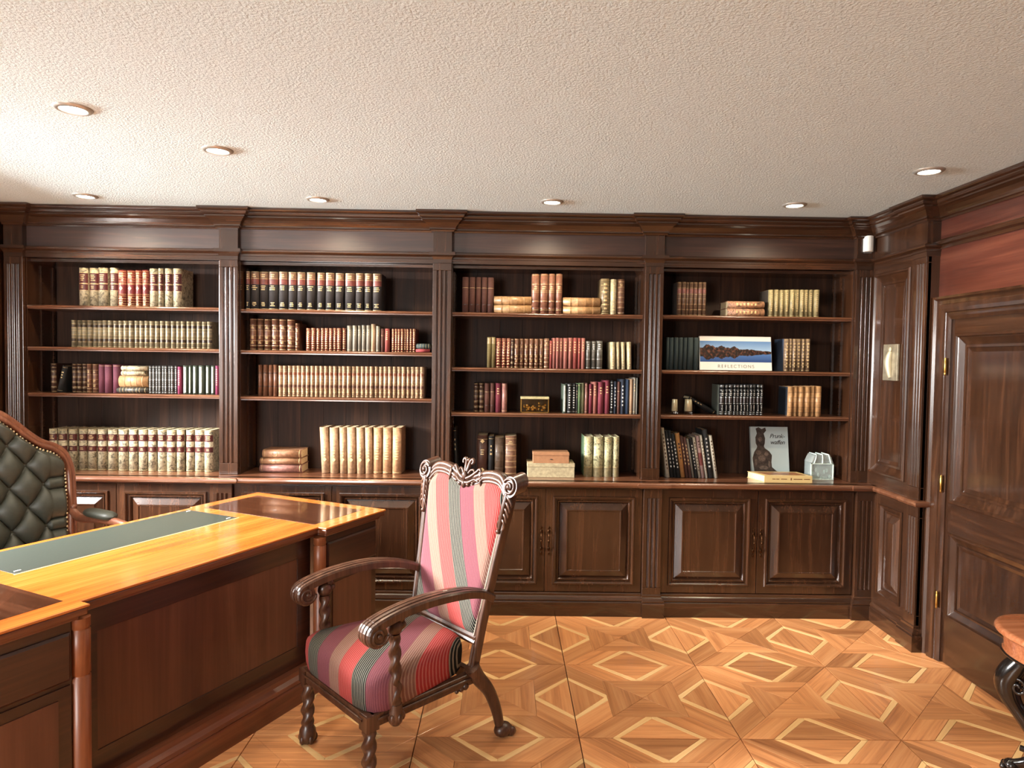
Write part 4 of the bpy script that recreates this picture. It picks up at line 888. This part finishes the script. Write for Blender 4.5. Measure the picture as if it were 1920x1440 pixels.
M_ = MB().nest(fF(.10), [(PL_+.0,PR,.14,DH-.05,-.02),(PL_,PR,.14,DH-.05,0),(PL_+.085,PR-.085,.235,.66,0),(PL_+.086,PR-.086,.236,.659,-.004)]).build('modesty_panel', D_DARK, DK)
MB().box(PL_+.087,PR-.087,.1035,.112,.237,.658).build('inset_panel', D_PAN, M_)
DPL = [(-.03,0),(.028,0),(.028,.085),(.022,.095),(.026,.1),(.022,.115),(.008,.13),(.004,.15),(-.03,.15)]
MB().sweep([(-DL+.03,DW-.035),(-DL+.03,.035),(PL_-.03,.035),(PL_-.03,.035+.02),(PR+.03,.035+.02),(PR+.03,.035),(-.03,.035),(-.03,DW-.035)], DPL).build('plinth', D_MID, DK)

# ------------------------------------------------------------------ green leather desk chair
fx, fy = .87, -.49; _l = hypot(fx,fy); fx/=_l; fy/=_l
GC = thing('desk_chair', (-2.63, 3.49, 0), 'green-black buttoned leather armchair with wooden frame behind the desk', 'chair', rz=atan2(fy,fx)-pi/2+pi)
# local: x to the right seen from behind ... front is -y ; back face leans
def lc_half(n=12):
    return spline([(0,1.335),(.07,1.312),(.14,1.255),(.2,1.195),(.26,1.147),(.33,1.115),(.385,1.06),(.413,.97),(.415,.85),(.412,.72),(.405,.58),(.40,.50)], n)
half = lc_half(); LEAN = .10
def lp(s, z, d=0): return (s, LEAN*(z-.5)-d, z)
outl = [(-a,b) for a,b in half[::-1]]+half[1:]
def frame_pts(off):
    pts = []
    for i,(a,b) in enumerate(outl):
        p, q = outl[max(0,i-1)], outl[min(len(outl)-1,i+1)]; d = (q[0]-p[0], q[1]-p[1]); l = hypot(*d) or 1
        pts.append((a+d[1]/l*off*-1*-1*(-1), b+d[0]/l*off*(1)*(-1)))
    return pts
def inset_outline(d):
    out = []
    for i,(a,b) in enumerate(outl):
        p, q = outl[max(0,i-1)], outl[min(len(outl)-1,i+1)]; t = (q[0]-p[0], q[1]-p[1]); l = hypot(*t) or 1
        out.append((a+t[1]/l*d, b-t[0]/l*d))
    return out
fm = MB(); prof = [(0,-.045),(0,.018),(.006,.026),(.014,.026),(.018,.020),(.022,.020),(.028,.028),(.036,.028),(.042,.018),(.048,.012),(.052,-.045)]
rg = []
ins = {d: inset_outline(d) for d,_ in prof}
for i in range(len(outl)): rg.append([lp(ins[d][i][0], ins[d][i][1], h) for d,h in prof])
fm.rings(rg, True, True); fm.build('back_frame', LC_W, GC)
# buttoned back
wid = .366
topin = inset_outline(.05)
def ztop(s):
    s = abs(s); best = None
    pts = [p for p in topin if p[0] >= 0]
    for p,q in zip(pts, pts[1:]):
        if p[0] <= s <= q[0]: return p[1]+(q[1]-p[1])*(s-p[0])/max(1e-6,q[0]-p[0])
    return pts[0][1] if s < .05 else .6
DX, DZ_ = .166, .113
def tuft(s, z):
    s = max(-.272,min(.272,s)); p, q = s/DX+(z-.56)/(2*DZ_), s/DX-(z-.56)/(2*DZ_)
    return (abs(sin(pi*p))*abs(sin(pi*q)))**.36
NS, NZ = 190, 210; up = MB(); rows = []
for j in range(NZ+1):
    rw = []
    for i in range(NS+1):
        s = -wid+2*wid*i/NS; zt = ztop(s) if abs(s) < wid-.001 else ztop(wid-.002); z = .46+(zt-.46)*j/NZ
        e = min(1, (wid-abs(s))/.03, (zt-z)/.03); e = max(0,e)**.5
        rw.append(lp(s, z, -.008+.058*e*tuft(s,z)+.010*e))
    rows.append(rw)
up.rings(rows, False, True, False); up.build('buttoned_back', GREEN, GC)
for a in range(-9,10):
    for b in range(-12,13):
        s, z = (a+b)/2*DX, .56+(a-b)*DZ_
        if abs(s) < .29 and .5 < z < ztop(s)-.05: MB().ball(lp(s,z,.006),.011,10,6,(1,.6,1)).build('button', GREEN, GC)
nl = MB(); npt = inset_outline(.056); acc = 0
for p,q in zip(npt, npt[1:]):
    acc += hypot(q[0]-p[0],q[1]-p[1])
    if acc > .0155: acc = 0; nl.ball(lp(q[0],q[1],.020),.0062,7,4,(1,.7,1))
k = nl.build('nail_heads', plain('nail_brass',(226,206,166),.35,.5), GC); k['kind'] = 'stuff'
MB().prism([(a,b) for a,b in inset_outline(.03)][::-1], 0, 1, lambda a,b,h: lp(a,b,-.05+.02*h)).build('outer_back', GREEN, GC)
# seat, arms, base
st = MB(); NQ = 24
rows = []
for j in range(NQ+1):
    rw = []
    for i in range(NQ+1):
        u, v = -1+2*i/NQ, -1+2*j/NQ; e = (1-abs(u)**6)*(1-abs(v)**6); rw.append((u*.335, -.31+v*.27, .46+.07*max(0,e)**.35))
    rows.append(rw)
st.rings(rows, False, True, False); st.build('seat_cushion', GREEN, GC)
MB().box(-.345,.345,-.59,-.03,.40,.47).build('seat_frame', LC_W, GC, None, .012, 2)
for s in (-1,1):
    x = s*.39
    am = MB(); pth = spline([(x*.99,.015,.735),(x,-.05,.70),(x,-.12,.70),(x,-.25,.715),(x,-.40,.715),(x,-.50,.705),(x,-.53,.68)],5); am.tube(pth,[.024]*len(pth),10,True,(1,.85),(0,0,1)); am.ball((x,.0,.752),.016); am.tube([(x*.93,-.44,.44),(x,-.45,.6),(x,-.44,.70)],[.024,.018,.022],8); am.build('arm', LC_W, GC)
    pd = MB(); rows = []
    for j in range(13):
        v = -1+2*j/12; rr = (1-abs(v)**5)**.4 if abs(v) < 1 else .05
        rows.append([(x+cos(2*pi*q/14)*.042*max(.15,rr), -.26+v*.13, .742+sin(2*pi*q/14)*.026*max(.15,rr)) for q in range(14)])
    pd.rings(rows).build('arm_pad', GREEN, GC)
MB().lathe([(.03,.1),(.03,.3),(.045,.32),(.05,.40)],(0,-.31,0),16).build('swivel_column', LC_W, GC)
for q in range(5):
    a = 2*pi*q/5+.3; MB().tube(spline([(0,-.31,.14),(.12*cos(a),-.31+.12*sin(a),.13),(.24*cos(a),-.31+.24*sin(a),.09),(.30*cos(a),-.31+.30*sin(a),.05)],4),[.035]*6+[.03]*4+[.024]*3,8,True,(1,.8)).ball((.30*cos(a),-.31+.30*sin(a),.028),.028).build('leg', LC_W, GC)

# ------------------------------------------------------------------ striped armchair
EX, EY = .673, -.740
AC = thing('armchair', (-.643, 2.612, 0), 'carved walnut armchair with striped upholstery in front of the desk', 'chair', rz=atan2(EY,EX))
BS = .2
def bp_(x, z, d=0): return (x, .52+BS*(z-.4)-d, z-d*BS*.9)
def twist(mb, p0, p1, R, turns, k=16, n=60, amp=.2):
    p0, p1 = Vector(p0), Vector(p1); d = p1-p0; t = d.normalized(); a = t.orthogonal().normalized(); b = t.cross(a); rg = []
    for i in range(n+1):
        f = i/n; fade = min(1, f*12, (1-f)*12); ph = 2*pi*turns*f
        rg.append([p0+d*f+(a*cos(2*pi*q/k)+b*sin(2*pi*q/k))*R*(1+amp*fade*cos(2*(2*pi*q/k)-ph*1.0)) for q in range(k)])
    return mb.rings(rg)
for s in (-1,1):
    l = MB(); x = s*.245
    l.box(x-.027,x+.027,-.027,.027,.262,.318); twist(l,(x,0,.075),(x,0,.262),.024,3.2); l.lathe([(.018,.0),(.030,.008),(.036,.03),(.034,.055),(.026,.070),(.022,.082)],(x,0,0),14)
    for q in range(5): l.ball((x+.030*cos(q*1.26),.030*sin(q*1.26),.022),.012,7,5,(1,1,1.6))
    l.build('leg', CH_W, AC)
    l = MB(); pth = spline([(s*.238,.492,.34),(s*.243,.525,.285),(s*.25,.575,.22),(s*.257,.612,.13),(s*.262,.628,.06)],5); l.tube(pth,[.034-.014*i/20 for i in range(21)],10,True,(1,1.1)); l.ball((s*.264,.648,.031),.036,12,8,(1,1.2,.86))
    for q in (-1,0,1): l.ball((s*.264+q*.021,.680,.020),.018,8,6,(.9,1.3,1.1))
    for q in (0,1,2): l.ball((s*.24,.455-q*.022,.272-q*.004),.016-.003*q,7,5)
    l.build('leg', CH_W, AC)
fr = MB(); zr0, zr1 = .27, .32
fr.box(-.262,.262,-.022,.016,zr0,zr1).box(-.225,.225,.49,.52,zr0,zr1)
for s in (-1,1):
    fr.add([(s*.268,0,zr0),(s*.236,0,zr0),(s*.212,.5,zr0),(s*.244,.5,zr0),(s*.268,0,zr1),(s*.236,0,zr1),(s*.212,.5,zr1),(s*.244,.5,zr1)],[(0,3,2,1),(4,5,6,7),(0,1,5,4),(1,2,6,5),(2,3,7,6),(3,0,4,7)])
    fr.tube([(s*.272,.02,.300),(s*.248,.49,.300)],.006,6)
fr.tube([(-.24,-.026,.300),(.24,-.026,.300)],.006,6)
for x in (-.19,-.1,0,.1,.19): fr.ball((x,-.004,.282),.014,7,5,(1.6,.8,.7))
fr.build('seat_frame', CH_W, AC, None, .004)
se = MB(); rings = []; NU = 48
def seat_ring(sc, z, dz=0):
    out = []
    for q in range(NU):
        a = 2*pi*q/NU; ca, sa = cos(a), sin(a); e = 5.5; r_ = (abs(ca)**e+abs(sa)**e)**(-1/e)
        u, v = ca*r_*sc, sa*r_*sc; y = .238+v*.268; hw = .312-.098*((y+.03)/.536); out.append((u*hw, y, z+dz*(1-0)))
    return out
for sc,z in [(.86,.318),(.94,.318),(.965,.325),(.99,.36),(1.0,.40),(.995,.425),(.975,.442),(.93,.455),(.85,.465),(.72,.473),(.5,.479),(.25,.482),(.02,.482)]: rings.append(seat_ring(sc,z))
se.rings(rings, True, True); se.build('seat_cushion', FAB_S, AC)
# arms and posts
for s in (-1,1):
    x = s*.278
    a = MB(); path = spline([(.585,.618),(.53,.648),(.44,.677),(.33,.694),(.22,.697),(.12,.690),(.04,.676),(-.01,.662)],5)
    xb = [x+ (s*-.034)*max(0,(p[0]-.3)/.28)**1.5 for p in path]
    sec = [(u*1.3,v) for u,v in [(-.031,-.019),(-.031,.006),(-.026,.013),(-.018,.014),(-.0155,.010),(-.013,.016),(-.003,.017),(0,.0125),(.003,.017),(.013,.016),(.0155,.010),(.018,.014),(.026,.013),(.031,.006),(.031,-.019)]]
    rg = []
    for i,(y,z) in enumerate(path):
        p, q = path[max(0,i-1)], path[min(len(path)-1,i+1)]; t = Vector((q[0]-p[0],q[1]-p[1])).normalized(); nn = (-t.y,t.x) if -t.x < 0 else (-t.y,t.x); sg = 1 if nn[1] > 0 else -1
        w = 1.0-.25*max(0,(y-.35)/.24)
        rg.append([(xb[i]+u*w, y+nn[0]*sg*v, z+nn[1]*sg*v) for u,v in sec])
    a.rings(rg, True, False)
    # rolled end
    cy, cz, R = -.004, .628, .046; rg = []
    for i in range(17):
        t = radians(80+i*17); rr = R
        rg.append([(x+u*1.3, cy-cos(t)*0+(-sin(t-pi/2)*0)+ (rr+v-.0)*cos(t), cz+(rr+v)*sin(t)) for u,v in [(-.031,-.02),(-.031,-.006),(-.026,.0),(-.018,.001),(-.0155,-.003),(-.013,.002),(-.003,.003),(0,-.001),(.003,.003),(.013,.002),(.0155,-.003),(.018,.001),(.026,.0),(.031,-.006),(.031,-.02)]])
    a.rings(rg, True, False)
    for sd in (-1,1):
        xx = x+sd*.0403; vol = [(xx+sd*.001*0, cy+.038*(1-i/26)*cos(-.2-i*.36), cz+.038*(1-i/26)*sin(-.2-i*.36)) for i in range(24)]
        a.tube(vol,[.0055]*24,6); a.ball((xx,cy,cz),.009,8,6,(.8,1,1))
    a.lathe([(.034,-.038),(.034,.038)],k=18,fn=lambda X,Y,Z: (x+Z, cy+X*1.05, cz+Y*1.05))
    a.build('arm', CH_W, AC)
    p_ = MB(); px0 = s*.272; twist(p_,(px0,.095,.33),(px0,.088,.60),.021,4.2); p_.ball((px0,.09,.625),.032,10,7,(.85,1,1)); p_.ball((px0,.112,.655),.02,8,6); p_.ball((px0,.12,.628),.018,8,6); p_.lathe([(.016,.255),(.026,.268),(.032,.29),(.026,.315),(.024,.335)],(px0,.096,0),12)
    for q in range(6): p_.ball((px0+.027*cos(q*1.05),.096+.027*sin(q*1.05),.288),.010,6,5,(1,1,1.7))
    p_.build('arm_post', CH_W, AC)
# back frame
bf = MB()
def stile(s):
    pts = [(s*.225,.335),(s*.230,.44),(s*.238,.56),(s*.252,.72),(s*.268,.86),(s*.284,.98),(s*.292,1.06)]
    pts = spline(pts,5); rg = []
    for x,z in pts: rg.append([bp_(x+a,z,d) for a,d in [(-.018,-.022),(-.018,.012),(-.012,.018),(-.006,.013),(.002,.013),(.006,.019),(.013,.019),(.018,.012),(.018,-.022)]])
    bf.rings(rg, True, False)
for s in (-1,1): stile(s)
bf.rings([[bp_(x,z,d) for z,d in [(.425,-.02),(.425,.014),(.436,.02),(.446,.014),(.456,.018),(.466,.010),(.466,-.02)]] for x in (-.226,.226)], True, False)
bf.build('back_frame', CH_W, AC, None, .002)
# crest rail with volutes
cr = MB()
ctop = spline([(-.268,1.082),(-.23,1.118),(-.17,1.126),(-.11,1.116),(-.06,1.098),(0,1.086),(.06,1.098),(.11,1.116),(.17,1.126),(.23,1.118),(.268,1.082)],5)
for off,r_,d in [(0,.014,.008),(-.019,.012,.012),(-.035,.010,.010),(-.012,.022,-.008)]:
    cr.tube([bp_(x,z+off,d) for x,z in ctop],[r_]*len(ctop),8)
for s in (-1,1):
    c = (s*.302,1.092)
    cr.rings([[bp_(c[0]+.044*cos(2*pi*q/24),c[1]+.044*sin(2*pi*q/24),d) for q in range(24)] for d in (-.04,.028)], True, True)
    vol = [bp_(c[0]+s*-.038*(1-i/30)*cos(.5+i*.42),c[1]+.038*(1-i/30)*sin(.5+i*.42),.031) for i in range(28)]
    cr.tube(vol,[.0062]*28,6); cr.ball(bp_(c[0],c[1],.030),.013,10,6)
    for q,(dx,dz) in enumerate([(.115,0),(.118,-.012),(.122,-.022)]): cr.tube(spline([bp_(s*(dx+.004),1.126+dz,.012),bp_(s*(dx-.012),1.112+dz,.024),bp_(s*(dx-.008),1.088+dz,.018)],4),[.006]*9,6)
cr.build('crest_rail', CH_W, AC)
# carved crest ornament
og_ = MB()
def S3(pts, r0, r1, k=6): 
    q = spline(pts,5); og_.tube([bp_(*p) for p in q],[r0+(r1-r0)*i/(len(q)-1) for i in range(len(q))],k)
for s in (-1,1):
    S3([(0,1.10,.02),(s*.008,1.135,.018),(s*.014,1.162,.014),(s*.028,1.172,.014),(s*.036,1.160,.016),(s*.028,1.152,.018)],.010,.006)
    S3([(s*.012,1.088,.022),(s*.04,1.10,.022),(s*.07,1.122,.018),(s*.085,1.135,.016),(s*.095,1.125,.016),(s*.086,1.117,.018)],.010,.005)
    S3([(s*.006,1.07,.024),(s*.034,1.074,.024),(s*.064,1.088,.02),(s*.09,1.082,.018)],.009,.006)
    S3([(s*.018,1.11,.02),(s*.03,1.125,.02),(s*.046,1.128,.018),(s*.052,1.118,.018)],.007,.004)
    og_.ball(bp_(s*.028,1.062,.022),.011,8,6); og_.ball(bp_(s*.058,1.072,.02),.009,8,6)
og_.ball(bp_(0,1.10,.026),.018,10,7,(1,.7,1.3)).ball(bp_(0,1.062,.026),.013,8,6,(1,.7,1.4)).ball(bp_(0,1.166,.014),.010,8,6)
og_.build('crest_ornament', CH_W, AC)
for s in (-1,1):
    og_ = MB()
    for q in range(5):
        z0 = 1.052-q*.024; S3([(s*(.290-.003*q),z0,.018),(s*(.308-.003*q),z0-.012,.022),(s*(.320-.006*q),z0-.034,.016),(s*(.312-.006*q),z0-.048,.014)],.011-.001*q,.004)
        S3([(s*(.286-.003*q),z0,.02),(s*(.276-.003*q),z0-.018,.022),(s*(.272-.004*q),z0-.04,.016)],.008,.004)
    S3([(s*.29,1.06,.02),(s*.283,1.0,.026),(s*.274,.93,.02),(s*.27,.905,.018)],.013,.007); og_.ball(bp_(s*.27,.902,.02),.012,8,6)
    og_.build('acanthus_leaf', CH_W, AC)
# upholstered back pad
bu = MB(); NX, NZ2 = 40, 60
def bw_(z): return .214+.062*max(0,min(1,(z-.46)/.58))
def btop(x): u = abs(x)/.25; return 1.066+.026*sin(min(1,u*1.25)*pi*.72)**2-(.055*max(0,(u-.72)/.28)**2.2 if u > .72 else 0)
for sd in (0,1):
    rows = []
    for j in range(NZ2+1):
        rw = []
        for i in range(NX+1):
            u = -1+2*i/NX; zt = btop(u*.25); z = .463+(zt-.463)*j/NZ2; x = u*bw_(z)
            e = min(1,(1-abs(u))/.12)*min(1,(zt-z)/.03+.02)*min(1,(z-.463)/.03+.02); e = max(0,e)**.5
            rw.append(bp_(x,z,(.006+.020*e) if sd == 0 else (-.014-.006*e)))
        rows.append(rw)
    bu.rings(rows, False, True, False)
bu.build('back_upholstery', FAB_B, AC)
pip = MB(); pl_ = []
for j in range(0,NZ2+1,2):
    zt = btop(.25); z = .463+(zt-.463)*j/NZ2; pl_.append(bp_(bw_(z)+.002,z,.012))
tp = [bp_(-(-1+2*i/NX)*bw_(btop((-1+2*i/NX)*.25)), btop((-1+2*i/NX)*.25)+.003,.012) for i in range(1,NX)]
pr_ = [(-p[0],p[1],p[2]) for p in pl_[::-1]]
pip.tube(pl_+tp+pr_,[.0045]*(len(pl_)+len(tp)+len(pr_)),6).build('piping', plain('piping_grey',(170,158,140),.8), AC)

# ------------------------------------------------------------------ side table at the right edge
ST_ = thing('side_table', (2.15, 2.505, 0), 'oval side table with black carved legs at the right edge by the door', 'table')
rx, ry, th = .205, .245, .60
def oval(a,b,n=48,e=2.15): 
    out = []
    for q in range(n):
        t = 2*pi*q/n; r_ = (abs(cos(t))**e+abs(sin(t))**e)**(-1/e); out.append((a*cos(t)*r_, b*sin(t)*r_))
    return out
t = MB(); t.rings([[(x,y,z) for x,y in oval(rx-d,ry-d)] for d,z in [(.02,th-.026),(.004,th-.024),(0,th-.016),(.003,th-.006),(.010,th-.001),(.02,th),(.1,th+.0005)]], True, True); t.build('table_top', TB_W, ST_)
t = MB(); t.rings([[(x,y,z) for x,y in oval(rx-d,ry-d)] for d,z in [(.035,th-.024),(.03,th-.03),(.034,th-.09),(.028,th-.094),(.028,th-.102),(.05,th-.104)]], True, True); t.build('apron', TB_W, ST_)
t = MB(); e_ = oval(rx-.028,ry-.028,60); t.tube([(x,y,th-.104) for x,y in e_]+[(e_[0][0],e_[0][1],th-.104)],[.006]*61,6); 
t.build('beaded_edge', TB_B, ST_)
for sx in (-1,1):
    for sy in (-1,1):
        l = MB(); X, Yy = sx*.075, sy*.115; ux, uy = sx*.72, sy*.69
        P = lambda d,z: (X+ux*d, Yy+uy*d, z)
        pth = spline([P(-.02,th-.10),P(.0,th-.15),P(.03,th-.20),P(.046,th-.25),P(.03,th-.31),P(-.01,th-.37),P(-.045,th-.43),P(-.055,th-.49),P(-.03,.058),P(.02,.028)],5)
        n = len(pth); l.tube(pth,[.033+.014*sin(pi*min(1,i/22))-.017*max(0,(i-18)/(n-18)) for i in range(n)],12)
        vol = [P(.006+.030*(1-i/22)*cos(1.2+i*.42), th-.245+.036*(1-i/22)*sin(1.2+i*.42)) for i in range(20)]
        for sd in (-1,1): l.tube([(v[0]-uy*sd*.034, v[1]+ux*sd*.034, v[2]) for v in vol],[.008]*20,6)
        l.ball(P(.036,th-.235),.02,8,6,(1,1,1.4)).ball(P(.012,th-.135),.018).ball(P(.03,th-.12),.013).ball(P(.044,th-.115),.010)
        l.ball(P(.02,.024),.026,10,6,(1.2,1.2,.9))
        for q in (-1,0,1): l.ball((P(.046,.014)[0]-uy*q*.018,P(.046,.014)[1]+ux*q*.018,.015),.013,7,5)
        l.build('leg', TB_B, ST_)
MB().tube([(-.08,-.10,.11),(.08,.10,.11)],.012,8).tube([(-.08,.10,.11),(.08,-.10,.11)],.012,8).build('stretcher', TB_B, ST_)

for k_,v_ in LABELS.items():
    if v_ > 1: print('DUPLICATE LABEL', v_, k_)
    if not 4 <= len(k_.split()) <= 16: print('LABEL LENGTH', len(k_.split()), k_)
print('objects', len(bpy.data.objects), 'tris', sum(len(p.vertices)-2 for me in bpy.data.meshes for p in me.polygons))
